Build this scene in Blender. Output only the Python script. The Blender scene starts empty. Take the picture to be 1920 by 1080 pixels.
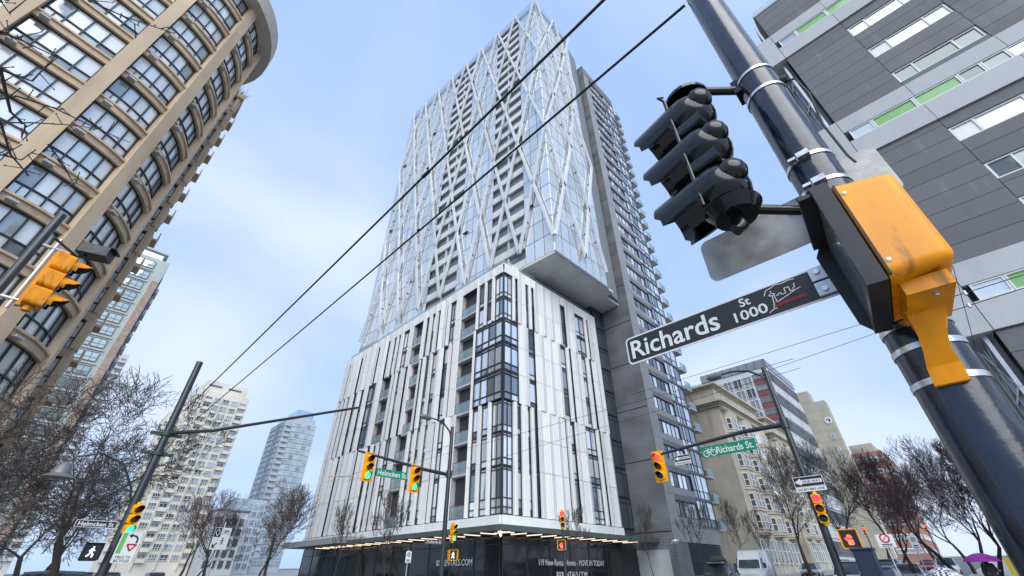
import bpy, bmesh, math, random
from mathutils import Vector, Matrix
rad = math.radians
random.seed(11)

# ------------------------------------------------------------------ camera
scene = bpy.context.scene
COL = scene.collection
YAW, PITCH, ROLL, FPX = rad(44.75), rad(34.8), rad(-0.3), 771.0
CAMZ = 1.6
def cam_axes():
    h = Vector((math.cos(YAW), math.sin(YAW), 0)); up = Vector((0, 0, 1))
    fwd = h*math.cos(PITCH) + up*math.sin(PITCH)
    right = fwd.cross(up).normalized(); u = right.cross(fwd)
    c, s = math.cos(ROLL), math.sin(ROLL)
    return right*c + u*s, u*c - right*s, fwd
_r, _u, _f = cam_axes()
cam = bpy.data.cameras.new('camera'); cam_o = bpy.data.objects.new('camera', cam); COL.objects.link(cam_o)
M = Matrix((( _r.x, _u.x, -_f.x, 0), (_r.y, _u.y, -_f.y, 0), (_r.z, _u.z, -_f.z, CAMZ), (0, 0, 0, 1)))
cam_o.matrix_world = M
cam.sensor_fit = 'HORIZONTAL'; cam.sensor_width = 36.0; cam.lens = 36.0*FPX/1920.0
cam.clip_start = 0.05; cam.clip_end = 3000
scene.camera = cam_o

# ------------------------------------------------------------------ sky, sun, exposure
SUN_AZ, SUN_EL = rad(233), rad(36)
world = bpy.data.worlds.new('World'); scene.world = world; world.use_nodes = True
wt = world.node_tree; wt.nodes.clear()
wo = wt.nodes.new('ShaderNodeOutputWorld'); bg = wt.nodes.new('ShaderNodeBackground')
sky = wt.nodes.new('ShaderNodeTexSky'); sky.sky_type = 'NISHITA'; sky.sun_disc = False
sky.sun_elevation = SUN_EL
sky.sun_rotation = math.atan2(math.cos(SUN_AZ), math.sin(SUN_AZ)) % (2*math.pi)
sky.air_density = 1.0; sky.dust_density = 1.0; sky.ozone_density = 2.0
tc = wt.nodes.new('ShaderNodeTexCoord')
n1 = wt.nodes.new('ShaderNodeTexNoise'); n1.inputs['Scale'].default_value = 1.5; n1.inputs['Detail'].default_value = 3.5; n1.inputs['Roughness'].default_value = 0.45; n1.inputs['Distortion'].default_value = 0.3
mp = wt.nodes.new('ShaderNodeMapping'); mp.inputs['Scale'].default_value = (1, 1, 1.5); mp.inputs['Location'].default_value = (0.35, 0.1, 0.2)
ramp = wt.nodes.new('ShaderNodeMapRange'); ramp.inputs[1].default_value = 0.38; ramp.inputs[2].default_value = 0.78; ramp.inputs[3].default_value = 0.0; ramp.inputs[4].default_value = 0.78
ramp.clamp = True; ramp.interpolation_type = 'SMOOTHSTEP'
mul = wt.nodes.new('ShaderNodeMix'); mul.data_type = 'RGBA'; mul.blend_type = 'MULTIPLY'; mul.inputs[0].default_value = 1.0
mul.inputs[7].default_value = (0.9, 1.12, 1.2, 1)
veil = wt.nodes.new('ShaderNodeMix'); veil.data_type = 'RGBA'; veil.inputs[0].default_value = 0.8; veil.inputs[7].default_value = (4.7, 6.7, 10.7, 1)   # thin high cloud over the blue
cloud = wt.nodes.new('ShaderNodeMix'); cloud.data_type = 'RGBA'
cloud.inputs[7].default_value = (8.2, 9.0, 10.8, 1)
wt.links.new(tc.outputs['Generated'], mp.inputs['Vector']); wt.links.new(mp.outputs[0], n1.inputs['Vector'])
wt.links.new(n1.outputs['Fac'], ramp.inputs[0]); wt.links.new(ramp.outputs[0], cloud.inputs[0])
wt.links.new(sky.outputs[0], mul.inputs[6]); wt.links.new(mul.outputs[2], veil.inputs[6]); wt.links.new(veil.outputs[2], cloud.inputs[6])
wt.links.new(cloud.outputs[2], bg.inputs['Color']); bg.inputs['Strength'].default_value = 0.084
wt.links.new(bg.outputs[0], wo.inputs[0])
sun = bpy.data.lights.new('sun', 'SUN'); sun.energy = 2.3; sun.angle = rad(60); sun.color = (1.0, 0.97, 0.92)
sun_o = bpy.data.objects.new('sun', sun); COL.objects.link(sun_o)
sd = Vector((math.cos(SUN_AZ)*math.cos(SUN_EL), math.sin(SUN_AZ)*math.cos(SUN_EL), math.sin(SUN_EL)))
sun_o.rotation_euler = sd.to_track_quat('Z', 'Y').to_euler(); sun_o.location = (0, 0, 150)
vs = scene.view_settings; vs.view_transform = 'Standard'; vs.look = 'None'; vs.exposure = 0.42; vs.gamma = 1.0; vs.use_curve_mapping = False

# ------------------------------------------------------------------ materials
MATS = {}
def mat(name, col, rough=0.6, metal=0.0, var=0.12, vscale=1.5, stretch=(1, 1, 1), bump=0.0, bscale=20.0, emit=None, estr=0.0, spec=0.5, coat=0.0, stripe=None, alpha=None, orand=0.0, dirt=None):
    if name in MATS: return MATS[name]
    m = bpy.data.materials.new(name); m.use_nodes = True; nt = m.node_tree; b = nt.nodes['Principled BSDF']
    b.inputs['Base Color'].default_value = (*col, 1); b.inputs['Roughness'].default_value = rough; b.inputs['Metallic'].default_value = metal
    b.inputs['Specular IOR Level'].default_value = spec
    if coat: b.inputs['Coat Weight'].default_value = coat; b.inputs['Coat Roughness'].default_value = 0.06
    geo = nt.nodes.new('ShaderNodeNewGeometry')
    def noise(scale, detail=4, st=stretch):
        mpn = nt.nodes.new('ShaderNodeMapping'); mpn.inputs['Scale'].default_value = st
        nn = nt.nodes.new('ShaderNodeTexNoise'); nn.inputs['Scale'].default_value = scale; nn.inputs['Detail'].default_value = detail
        nt.links.new(geo.outputs['Position'], mpn.inputs[0]); nt.links.new(mpn.outputs[0], nn.inputs['Vector']); return nn
    last = None
    if var > 0:
        nn = noise(vscale)
        mr = nt.nodes.new('ShaderNodeMapRange'); mr.inputs[1].default_value = 0.3; mr.inputs[2].default_value = 0.7
        mr.inputs[3].default_value = 1-var; mr.inputs[4].default_value = 1+var*0.6
        nt.links.new(nn.outputs['Fac'], mr.inputs[0])
        mx = nt.nodes.new('ShaderNodeMix'); mx.data_type = 'RGBA'; mx.blend_type = 'MULTIPLY'; mx.inputs[0].default_value = 1
        mx.inputs[6].default_value = (*col, 1); nt.links.new(mr.outputs[0], mx.inputs[7]); last = mx.outputs[2]
        rr = nt.nodes.new('ShaderNodeMapRange'); rr.inputs[1].default_value = 0.3; rr.inputs[2].default_value = 0.7
        rr.inputs[3].default_value = max(0.02, rough*0.8); rr.inputs[4].default_value = min(1, rough*1.25)
        nt.links.new(nn.outputs['Fac'], rr.inputs[0]); nt.links.new(rr.outputs[0], b.inputs['Roughness'])
    if stripe:   # board joints too fine to build: (axis vector, period m, darkness)
        vec, per, dk = stripe
        dot = nt.nodes.new('ShaderNodeVectorMath'); dot.operation = 'DOT_PRODUCT'; dot.inputs[1].default_value = vec
        nt.links.new(geo.outputs['Position'], dot.inputs[0])
        md = nt.nodes.new('ShaderNodeMath'); md.operation = 'MODULO'; md.inputs[1].default_value = per
        ad = nt.nodes.new('ShaderNodeMath'); ad.operation = 'ADD'; ad.inputs[1].default_value = 1000*per
        nt.links.new(dot.outputs['Value'], ad.inputs[0]); nt.links.new(ad.outputs[0], md.inputs[0])
        gt = nt.nodes.new('ShaderNodeMath'); gt.operation = 'LESS_THAN'; gt.inputs[1].default_value = per*0.12
        nt.links.new(md.outputs[0], gt.inputs[0])
        mr2 = nt.nodes.new('ShaderNodeMapRange'); mr2.inputs[3].default_value = 1; mr2.inputs[4].default_value = dk
        nt.links.new(gt.outputs[0], mr2.inputs[0])
        mx2 = nt.nodes.new('ShaderNodeMix'); mx2.data_type = 'RGBA'; mx2.blend_type = 'MULTIPLY'; mx2.inputs[0].default_value = 1
        if last: nt.links.new(last, mx2.inputs[6])
        else: mx2.inputs[6].default_value = (*col, 1)
        nt.links.new(mr2.outputs[0], mx2.inputs[7]); last = mx2.outputs[2]
    if dirt:           # stains: (colour, noise scale, stretch, threshold, strength)
        dc, dsc, dst, dth, dam = dirt
        dn = noise(dsc, 7, dst); dr = nt.nodes.new('ShaderNodeMapRange'); dr.inputs[1].default_value = dth; dr.inputs[2].default_value = dth+.14; dr.inputs[4].default_value = dam
        nt.links.new(dn.outputs['Fac'], dr.inputs[0]); dm = nt.nodes.new('ShaderNodeMix'); dm.data_type = 'RGBA'; nt.links.new(dr.outputs[0], dm.inputs[0])
        if last: nt.links.new(last, dm.inputs[6])
        else: dm.inputs[6].default_value = (*col, 1)
        dm.inputs[7].default_value = (*dc, 1); last = dm.outputs[2]
    if orand > 0:      # every piece a slightly different tone
        oi = nt.nodes.new('ShaderNodeObjectInfo'); mr3 = nt.nodes.new('ShaderNodeMapRange'); mr3.inputs[3].default_value = 1-orand; mr3.inputs[4].default_value = 1+orand*.6
        nt.links.new(oi.outputs['Random'], mr3.inputs[0]); mx3 = nt.nodes.new('ShaderNodeMix'); mx3.data_type = 'RGBA'; mx3.blend_type = 'MULTIPLY'; mx3.inputs[0].default_value = 1
        if last: nt.links.new(last, mx3.inputs[6])
        else: mx3.inputs[6].default_value = (*col, 1)
        nt.links.new(mr3.outputs[0], mx3.inputs[7]); last = mx3.outputs[2]
    if last: nt.links.new(last, b.inputs['Base Color'])
    if bump > 0:
        nb = noise(bscale, 6, (1, 1, 1)); bp = nt.nodes.new('ShaderNodeBump'); bp.inputs['Strength'].default_value = bump; bp.inputs['Distance'].default_value = 0.02
        nt.links.new(nb.outputs['Fac'], bp.inputs['Height']); nt.links.new(bp.outputs[0], b.inputs['Normal'])
    if emit: b.inputs['Emission Color'].default_value = (*emit, 1); b.inputs['Emission Strength'].default_value = estr
    if alpha is not None: b.inputs['Alpha'].default_value = alpha
    MATS[name] = m; return m

def glassmat(name, col, metal=0.5, rough=0.04, wav=0.04, wscale=0.6, orand=.22):
    if name in MATS: return MATS[name]
    m = mat(name, col, rough, metal, var=0.0, orand=orand)
    nt = m.node_tree; b = nt.nodes['Principled BSDF']; geo = [n for n in nt.nodes if n.type == 'NEW_GEOMETRY'][0]
    nn = nt.nodes.new('ShaderNodeTexNoise'); nn.inputs['Scale'].default_value = wscale; nn.inputs['Detail'].default_value = 1.5
    bp = nt.nodes.new('ShaderNodeBump'); bp.inputs['Strength'].default_value = wav; bp.inputs['Distance'].default_value = 0.3
    nt.links.new(geo.outputs['Position'], nn.inputs['Vector']); nt.links.new(nn.outputs['Fac'], bp.inputs['Height']); nt.links.new(bp.outputs[0], b.inputs['Normal'])
    return m

def clearglass(name, tint=(0.75, 0.85, 0.82), mix=0.35):
    if name in MATS: return MATS[name]
    m = bpy.data.materials.new(name); m.use_nodes = True; nt = m.node_tree; nt.nodes.clear()
    out = nt.nodes.new('ShaderNodeOutputMaterial'); tr = nt.nodes.new('ShaderNodeBsdfTransparent'); gl = nt.nodes.new('ShaderNodeBsdfGlossy'); df = nt.nodes.new('ShaderNodeBsdfDiffuse')
    tr.inputs[0].default_value = (*tint, 1); gl.inputs['Roughness'].default_value = 0.2; gl.inputs[0].default_value = (0.9, 0.95, 1, 1); df.inputs[0].default_value = (*[t*0.6 for t in tint], 1)
    a = nt.nodes.new('ShaderNodeMixShader'); a.inputs[0].default_value = 0.5; nt.links.new(gl.outputs[0], a.inputs[1]); nt.links.new(df.outputs[0], a.inputs[2])
    mx = nt.nodes.new('ShaderNodeMixShader'); mx.inputs[0].default_value = mix
    nt.links.new(tr.outputs[0], mx.inputs[1]); nt.links.new(a.outputs[0], mx.inputs[2]); nt.links.new(mx.outputs[0], out.inputs[0])
    MATS[name] = m; return m

# ------------------------------------------------------------------ mesh helpers
WL = {}                                   # world location of every parent
def tag(o, label, cat, group=None):
    o['label'] = label; o['category'] = cat
    if group: o['group'] = group
    return o
def thing(name, label, cat, loc=(0, 0, 0), rz=0.0, group=None):
    o = bpy.data.objects.new(name, None); COL.objects.link(o); o.location = loc; o.rotation_euler = (0, 0, rz)
    o.empty_display_size = 0.3; WL[o.name] = Vector(loc); return tag(o, label, cat, group)
class MB:
    def __init__(s): s.v = []; s.f = []; s.mi = []; s.cur = 0
    def add(s, vs, fs):
        n = len(s.v); s.v += [tuple(v) for v in vs]; s.f += [tuple(i+n for i in f) for f in fs]; s.mi += [s.cur]*len(fs); return s
    def box(s, x0, x1, y0, y1, z0, z1):
        return s.add([(x0,y0,z0),(x1,y0,z0),(x1,y1,z0),(x0,y1,z0),(x0,y0,z1),(x1,y0,z1),(x1,y1,z1),(x0,y1,z1)],
                     [(3,2,1,0),(4,5,6,7),(0,1,5,4),(1,2,6,5),(2,3,7,6),(3,0,4,7)])
    def beam(s, p, q, w, d, up=(0,0,1)):
        p, q = Vector(p), Vector(q); t = (q-p).normalized(); a = t.cross(Vector(up))
        if a.length < 1e-5: a = t.cross(Vector((1,0,0)))
        a.normalize(); b = a.cross(t); a *= w/2; b *= d/2
        return s.add([p-a-b, p+a-b, p+a+b, p-a+b, q-a-b, q+a-b, q+a+b, q-a+b], [(0,1,2,3),(7,6,5,4),(4,5,1,0),(5,6,2,1),(6,7,3,2),(7,4,0,3)])
    def tube(s, pts, rs, n=8, cap=True):
        pts = [Vector(p) for p in pts]
        if not hasattr(rs, '__len__'): rs = [rs]*len(pts)
        rings = []; ref = None
        for i, p in enumerate(pts):
            t = (pts[min(i+1, len(pts)-1)] - pts[max(i-1, 0)])
            t = t.normalized() if t.length > 1e-9 else Vector((0,0,1))
            if ref is None:
                ref = t.cross(Vector((0,0,1)))
                if ref.length < 0.05: ref = t.cross(Vector((1,0,0)))
            a = (ref - t*ref.dot(t)); a = a.normalized() if a.length > 1e-6 else t.orthogonal().normalized()
            ref = a; b = t.cross(a)
            rings.append([p + (a*math.cos(2*math.pi*k/n) + b*math.sin(2*math.pi*k/n))*rs[i] for k in range(n)])
        vs = [v for r in rings for v in r]; fs = []
        for i in range(len(pts)-1):
            for k in range(n):
                k2 = (k+1) % n; fs.append((i*n+k, i*n+k2, (i+1)*n+k2, (i+1)*n+k))
        if cap: fs += [tuple(reversed(range(n))), tuple(range((len(pts)-1)*n, len(pts)*n))]
        return s.add(vs, fs)
    def prism(s, poly, axis, a0, a1):
        """poly: list of 2D points; axis 'x','y','z' gives the extrusion axis"""
        n = len(poly)
        def P(p, a): return {'x': (a, p[0], p[1]), 'y': (p[0], a, p[1]), 'z': (p[0], p[1], a)}[axis]
        vs = [P(p, a0) for p in poly] + [P(p, a1) for p in poly]
        fs = [tuple(range(n)), tuple(reversed(range(n, 2*n)))] + [(i, i+n, (i+1) % n + n, (i+1) % n) for i in range(n)]
        return s.add(vs, fs)
    def lathe(s, prof, n=16, o=(0,0,0), axis=(0,0,1), arc=(0, 2*math.pi)):
        ax = Vector(axis).normalized(); a = ax.orthogonal().normalized(); b = ax.cross(a); o = Vector(o); full = abs(arc[1]-arc[0]-2*math.pi) < 1e-6
        m = n if full else n+1; vs = []; fs = []
        for r, h in prof:
            for k in range(m):
                t = arc[0] + (arc[1]-arc[0])*k/n; vs.append(o + ax*h + (a*math.cos(t)+b*math.sin(t))*r)
        for i in range(len(prof)-1):
            for k in range(n if full else n):
                k2 = (k+1) % m; fs.append((i*m+k, i*m+k2, (i+1)*m+k2, (i+1)*m+k))
        return s.add(vs, fs)
    def rrect(s, w, h, r, y0, y1, cx=0, cz=0, n=5):
        pts = []
        for (sx, sz, a0) in ((1,-1,-90),(1,1,0),(-1,1,90),(-1,-1,180)):
            for k in range(n+1):
                a = rad(a0 + 90*k/n); pts.append((cx+sx*(w/2-r)+r*math.cos(a), cz+sz*(h/2-r)+r*math.sin(a)))
        return s.prism(pts, 'y', y0, y1)
    def mesh(s, name, mats, smooth=False):
        me = bpy.data.meshes.new(name); me.from_pydata(s.v, [], s.f)
        mats = mats if isinstance(mats, (list, tuple)) else [mats]
        for m in mats: me.materials.append(m)
        if len(mats) > 1: me.polygons.foreach_set('material_index', s.mi)
        bm = bmesh.new(); bm.from_mesh(me); bmesh.ops.recalc_face_normals(bm, faces=bm.faces); bm.to_mesh(me); bm.free()
        if smooth:
            me.polygons.foreach_set('use_smooth', [True]*len(me.polygons))
            try: me.set_sharp_from_angle(angle=rad(38))
            except Exception: pass
        me.update(); return me
    def build(s, name, mats, parent=None, smooth=False, world=False):
        return put(name, s.mesh(name, mats, smooth), parent, world)
def put(name, me, parent=None, world=False, loc=(0,0,0), rz=0.0):
    """world=True: vertices are world coordinates and no ancestor is rotated"""
    o = bpy.data.objects.new(name, me); COL.objects.link(o); o.location = loc; o.rotation_euler = (0, 0, rz)
    wl = Vector(loc)
    if parent is not None:
        o.parent = parent
        if world:
            o.location = Vector(loc) - WL[parent.name]
    WL[o.name] = wl; return o
UC = {}
def ucube(m):
    if m.name not in UC: UC[m.name] = MB().box(-.5,.5,-.5,.5,-.5,.5).mesh('box_'+m.name, m)
    return UC[m.name]
def wbox(name, m, parent, x0, x1, y0, y1, z0, z1):      # world-axis box under an unrotated parent
    o = put(name, ucube(m), parent, True, ((x0+x1)/2, (y0+y1)/2, (z0+z1)/2)); o.scale = (x1-x0, y1-y0, z1-z0); return o
class Fac:
    """a facade plane: u to the right seen from outside, n outwards, z up"""
    def __init__(s, th, O, ang): s.th = th; s.O = Vector((O[0], O[1], 0)); s.a = ang; s.ux = Vector((math.cos(ang), math.sin(ang), 0)); s.nx = Vector((math.sin(ang), -math.cos(ang), 0))
    def P(s, u, n, z): return s.O + s.ux*u + s.nx*n + Vector((0,0,z))
    def put(s, name, me, u, n, z, parent=None): return put(name, me, parent or s.th, True, s.P(u, n, z), s.a)
    def box(s, name, m, u0, u1, n0, n1, z0, z1, parent=None):
        o = s.put(name, ucube(m), (u0+u1)/2, (n0+n1)/2, (z0+z1)/2, parent); o.scale = (u1-u0, abs(n1-n0), z1-z0); return o
    def sub(s, par, name, m, u0, u1, n0, n1, z0, z1):     # sub-part in the local frame of par (placed by s.put)
        o = put(name, ucube(m), par, False, ((u0+u1)/2, -(n0+n1)/2, (z0+z1)/2)); o.scale = (u1-u0, abs(n1-n0), z1-z0); return o
WM = {}
def frame_mesh(w, h, cols, trans, t, d, m):
    """window frame bars, origin at the bottom left corner, outwards is -y"""
    k = (round(w,3), round(h,3), tuple(cols), tuple(trans), t, d, m.name)
    if k not in WM:
        b = MB(); b.box(0, t, -d, 0, 0, h); b.box(w-t, w, -d, 0, 0, h); b.box(t, w-t, -d, 0, 0, t); b.box(t, w-t, -d, 0, h-t, h)
        for c in cols: b.box(c-t/2, c+t/2, -d*.9, 0, t, h-t)
        xs = [0] + list(cols) + [w]
        for z in trans:
            for i in range(len(xs)-1): b.box(xs[i]+t*.5, xs[i+1]-t*.5, -d*.8, 0, z-t/2, z+t/2)
        WM[k] = b.mesh('window_frame', m)
    return WM[k]
def window(F, u, z, w, h, n, cols=(), trans=(), t=0.06, d=0.08, fm=None, gm=None, parent=None, panes=True, name='window'):
    o = F.put(name, frame_mesh(w, h, cols, trans, t, d, fm), u, n, z, parent)
    xs = [0]+list(cols)+[w]; zs = [0]+list(trans)+[h]
    if panes:
        for i in range(len(xs)-1):
            for j in range(len(zs)-1):
                g = random.choice(gm) if isinstance(gm, (list, tuple)) else gm
                p = F.sub(o, 'pane', g, xs[i]+.01, xs[i+1]-.01, 0.0, 0.02, zs[j]+.01, zs[j+1]-.01)
                p.rotation_euler = (random.gauss(0, .0025), 0, random.gauss(0, .004))
    return o
def window_one(w, h, cols, trans, t, d, fm, gm):
    """a far window as one mesh, frame bars and glass sheet"""
    k = ('one', round(w,3), round(h,3), tuple(cols), tuple(trans), t, d, fm.name, gm.name)
    if k not in WM:
        b = MB(); b.box(0, t, -d, 0, 0, h); b.box(w-t, w, -d, 0, 0, h); b.box(t, w-t, -d, 0, 0, t); b.box(t, w-t, -d, 0, h-t, h)
        for c in cols: b.box(c-t/2, c+t/2, -d*.9, 0, t, h-t)
        for z in trans: b.box(t, w-t, -d*.8, 0, z-t/2, z+t/2)
        b.cur = 1; b.box(t*.5, w-t*.5, -d*.4, -d*.3, t*.5, h-t*.5)
        WM[k] = b.mesh('window_unit', [fm, gm])
    return WM[k]
def text_mesh(body, size, m, extr=0.002, align='LEFT', width=None, shear=0, bold=.014):
    cu = bpy.data.curves.new('lettering', 'FONT'); cu.body = body; cu.size = size; cu.extrude = extr; cu.align_x = align; cu.shear = shear; cu.resolution_u = 3; cu.offset = bold*size
    o = bpy.data.objects.new('lettering_tmp', cu); COL.objects.link(o)
    bpy.context.view_layer.update(); dg = bpy.context.evaluated_depsgraph_get()
    me = bpy.data.meshes.new_from_object(o.evaluated_get(dg)); bpy.data.objects.remove(o); bpy.data.curves.remove(cu)
    xs = [v.co.x for v in me.vertices]; k = 1.0
    if width and xs: k = width/(max(xs)-min(xs))
    for v in me.vertices: x, y, z = v.co; v.co = (x*k, -z, y)
    me.materials.clear(); me.materials.append(m); me.update(); return me
def az_pos(az, D, z=0.0): a = rad(az); return Vector((D*math.cos(a), D*math.sin(a), z))
def gz(x, y): return 0.02*max(0, x-14) + 0.004*max(0, y-16)

# shared materials
white_panel = mat('white_panel', (.83,.825,.81), .5, var=.06, vscale=.9, stretch=(1,1,.08), orand=.07, dirt=((.5,.49,.47), 1.3, (1,1,.06), .6, .12))
dark_frame = mat('dark_frame', (.032,.035,.042), .4, var=.1)
mid_frame = mat('mid_frame', (.13,.14,.155), .45, var=.1)
win_a = glassmat('window_glass', (.3,.35,.4), .6)
win_b = glassmat('window_glass_pale', (.8,.86,.9), .55)
blind_w = glassmat('window_blind_white', (.66,.67,.66), .15, .2, .02)
win_c = glassmat('window_glass_dark', (.12,.135,.15), .5)
tower_glass = glassmat('tower_glass', (.76,.78,.76), .62, .05, .003, .4, .10)
tower_glass2 = glassmat('tower_glass_pale', (.66,.69,.68), .58, .06, .003, .4, .12)
rail_glass = clearglass('rail_glass')
brace_m = mat('brace_white_metal', (.66,.68,.69), .45, .1, var=.12, vscale=.5, orand=.1)
slab_m = mat('concrete_pale', (.5,.51,.52), .7, var=.15, vscale=.8)
soffit_m = mat('soffit_grey', (.6,.6,.58), .7, var=.12, vscale=.6)
clad_dark = mat('cladding_dark_grey', (.17,.172,.182), .55, orand=.08, var=.35, vscale=.28, stretch=(1,1,1.6), stripe=((0,0,1), .3, .72))
clad_mid = mat('cladding_mid_grey', (.29,.295,.305), .55, orand=.06, var=.16, vscale=.5, stripe=((0,0,1), .3, .85))
black_m = mat('black_storefront', (.018,.018,.02), .25, var=.1)
galv = mat('galvanised_steel', (.55,.56,.57), .38, .8, var=.15, vscale=12)
steel_band = mat('stainless_band', (.7,.7,.7), .28, .9, var=.1, vscale=30)
# ------------------------------------------------------------------ ground, roads, pavements
asphalt = mat('asphalt_wet', (.05,.05,.053), .45, var=.25, vscale=.6, bump=.25, bscale=60)
paving = mat('concrete_paving', (.33,.33,.32), .7, var=.18, vscale=.9, bump=.15, bscale=40)
kerb_m = mat('kerb_concrete', (.42,.42,.41), .7, var=.15)
paint_m = mat('road_paint', (.75,.75,.72), .6, var=.2, vscale=3)
ground_m = mat('ground_soil', (.16,.15,.13), .9, var=.3, vscale=.2)
def sheet(name, rects, dz, m, kind='structure', thick=0.0):
    b = MB()
    XB, YB = 14.0, 16.0
    for (x0, x1, y0, y1) in rects:
        xs = sorted(set([x0, x1] + ([XB] if x0 < XB < x1 else []))); ys = sorted(set([y0, y1] + ([YB] if y0 < YB < y1 else [])))
        for i in range(len(xs)-1):
            for j in range(len(ys)-1):
                c = [(xs[i],ys[j]),(xs[i+1],ys[j]),(xs[i+1],ys[j+1]),(xs[i],ys[j+1])]
                top = [(x, y, gz(x,y)+dz) for x, y in c]
                if thick:
                    bot = [(x, y, gz(x,y)+dz-thick) for x, y in c]
                    b.add(top+bot, [(0,1,2,3),(7,6,5,4),(0,4,5,1),(1,5,6,2),(2,6,7,3),(3,7,4,0)])
                else: b.add(top, [(0,1,2,3)])
    o = b.build(name, m); o['kind'] = kind; return o
RX0, RX1, RY0, RY1 = 3.2, 13.4, 3.2, 17.6         # kerb lines of the two streets
sheet('ground', [(-900, 1500, -900, 1500)], -.16, ground_m)
sheet('road', [(RX0, RX1, -300, 1200)], -.0, asphalt)
sheet('road', [(-300, RX0, RY0, RY1), (RX1, 1200, RY0, RY1)], -.0, asphalt)
for (x0, x1, y0, y1) in [(-60, RX0-.16, -60, RY0-.16), (RX1+.16, 300, -60, RY0-.16), (-60, RX0-.16, RY1+.16, 400), (RX1+.16, 300, RY1+.16, 400)]:
    sheet('pavement', [(x0, x1, y0, y1)], .13, paving, thick=.2)
for r in [[(-60, RX0-.16, RY0-.16, RY0), (RX0-.16, RX0, -60, RY0)], [(RX1+.16, 300, RY0-.16, RY0), (RX1, RX1+.16, -60, RY0)], [(-60, RX0-.16, RY1, RY1+.16), (RX0-.16, RX0, RY1, 400)], [(RX1+.16, 300, RY1, RY1+.16), (RX1, RX1+.16, RY1, 400)]]:
    sheet('kerb', r, .135, kerb_m, thick=.25)
sheet('pavement', [(30, 160, 10.2, 11.8)], .12, paving, thick=.2)
bars = []
for k in range(12):
    bars.append((RX0+.4+k*.85, RX0+.85+k*.85, RY1+.6, RY1+3.4)); 
    bars.append((RX1+.6, RX1+3.4, RY0+.5+k*1.15, RY0+1.0+k*1.15))
sheet('lane_marking', bars, .006, paint_m)
sheet('lane_marking', [(8.2, 8.32, 24+6*k, 27+6*k) for k in range(20)] + [(22+6*k, 25+6*k, 7.0, 7.12) for k in range(20)], .006, paint_m)
# ------------------------------------------------------------------ the main tower: white podium, braced glass shaft, dark wing
TW = thing('residential_tower', 'tall glass tower with white diagonal braces on a white finned podium and dark wing', 'tower', (26.3, 27.4, 0))
PX, PY, PXE, PYE = 26.3, 27.4, 44.2, 66.0
PTOP = 31.5
# cores behind the facades
core_m = mat('podium_core', (.05,.052,.057), .6, var=.1)
MB().box(PX+.55, PXE-.1, PY+.55, PYE-.1, .1, 30.9).build('wall', core_m, TW, world=True)
FL = Fac(TW, (PX, PYE), rad(-90))       # street side facing -x : u runs towards the corner
FR = Fac(TW, (PX, PY), 0.0)             # side facing -y
LEN_L = PYE-PY
def widen(lst, g=.07): return [(k, a-(g if a > .2 else 0), b+g) for k, a, b in lst]
def conv(lst): return [(k, LEN_L-b, LEN_L-a) for k, a, b in widen(lst)]
L_low = [('w',0.12,1.5),('w',1.94,2.94),('w',3.46,4.32),('b',4.72,6.9),('w',8.69,9.95),('s',10.43,10.62),('w',11.87,12.55),('w',13.26,14.06),('w',14.58,15.32),('b',15.86,18.2),('w',19.44,20.81),('w',21.66,22.34),('w',23.0,23.7),('w',24.28,25.1),('w',27.3,27.96),('w',31.4,32.1),('w',32.8,33.4),('s',35.9,36.25),('w',37.1,37.6),('s',38.25,38.55)]
L_mid = [('g',0.12,4.3),('b',4.8,7.28),('s',8.5,8.75),('w',9.36,10.25),('w',11.75,12.55),('w',13.2,14.0),('w',14.6,15.1),('b',15.5,17.3),('w',18.0,18.6),('w',19.8,20.6),('w',21.1,21.6),('b',22.1,24.55),('w',26.4,28.3),('w',29.9,30.4),('w',32.1,32.7),('w',34.4,34.8),('w',35.5,36.0),('w',37.0,37.5),('s',38.2,38.5)]
L_top = [('w',0.12,1.4),('w',1.86,2.74),('w',3.2,4.16),('b',4.5,7.25),('w',8.5,9.65),('s',10.14,10.3),('w',11.66,12.3),('w',12.88,13.62),('w',14.29,14.96),('b',15.65,17.94),('w',18.98,20.47),('w',21.2,21.85),('w',22.45,23.1),('w',24.0,24.67),('w',26.83,27.53),('w',31.0,31.55),('w',32.3,32.96),('s',35.2,35.65),('w',36.4,36.95),('s',37.9,38.45)]
R_low = [('w',0.12,1.35),('w',1.9,2.5),('w',3.41,3.82),('w',4.33,4.81),('s',9.3,9.5),('w',10.06,10.84),('w',13.11,14.92),('w',15.45,15.81)]
R_mid = [('g',0.12,2.15),('w',3.95,4.85),('w',9.6,10.5),('s',11.08,11.48),('w',13.7,14.57),('w',15.22,15.73)]
R_top = [('w',0.12,1.35),('s',1.77,2.15),('w',3.64,4.05),('w',4.53,4.94),('w',10.21,10.92),('w',13.22,15.09),('s',15.67,15.9)]
BANDS = [[5.6,9.4,12.3,15.3],[15.3,18.3,21.4,24.3],[24.3,27.1,30.3]]
PM = {}
def wedge(w, h, d0, d1):
    """a pleated cladding panel: its left edge stands d0 proud, its right edge d1"""
    k = (round(w,2), round(h,2), round(d0,2), round(d1,2))
    if k not in PM:
        b = MB(); g = .02; c = .02
        b.prism([(g, .0), (g, -d0+c), (g+c, -d0), (w-g-c, -d1), (w-g, -d1+c), (w-g, .0)], 'z', g, h-g); PM[k] = b.mesh('panel', white_panel)
    return PM[k]
bal_back = mat('balcony_recess', (.42,.42,.41), .7, var=.1)
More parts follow.
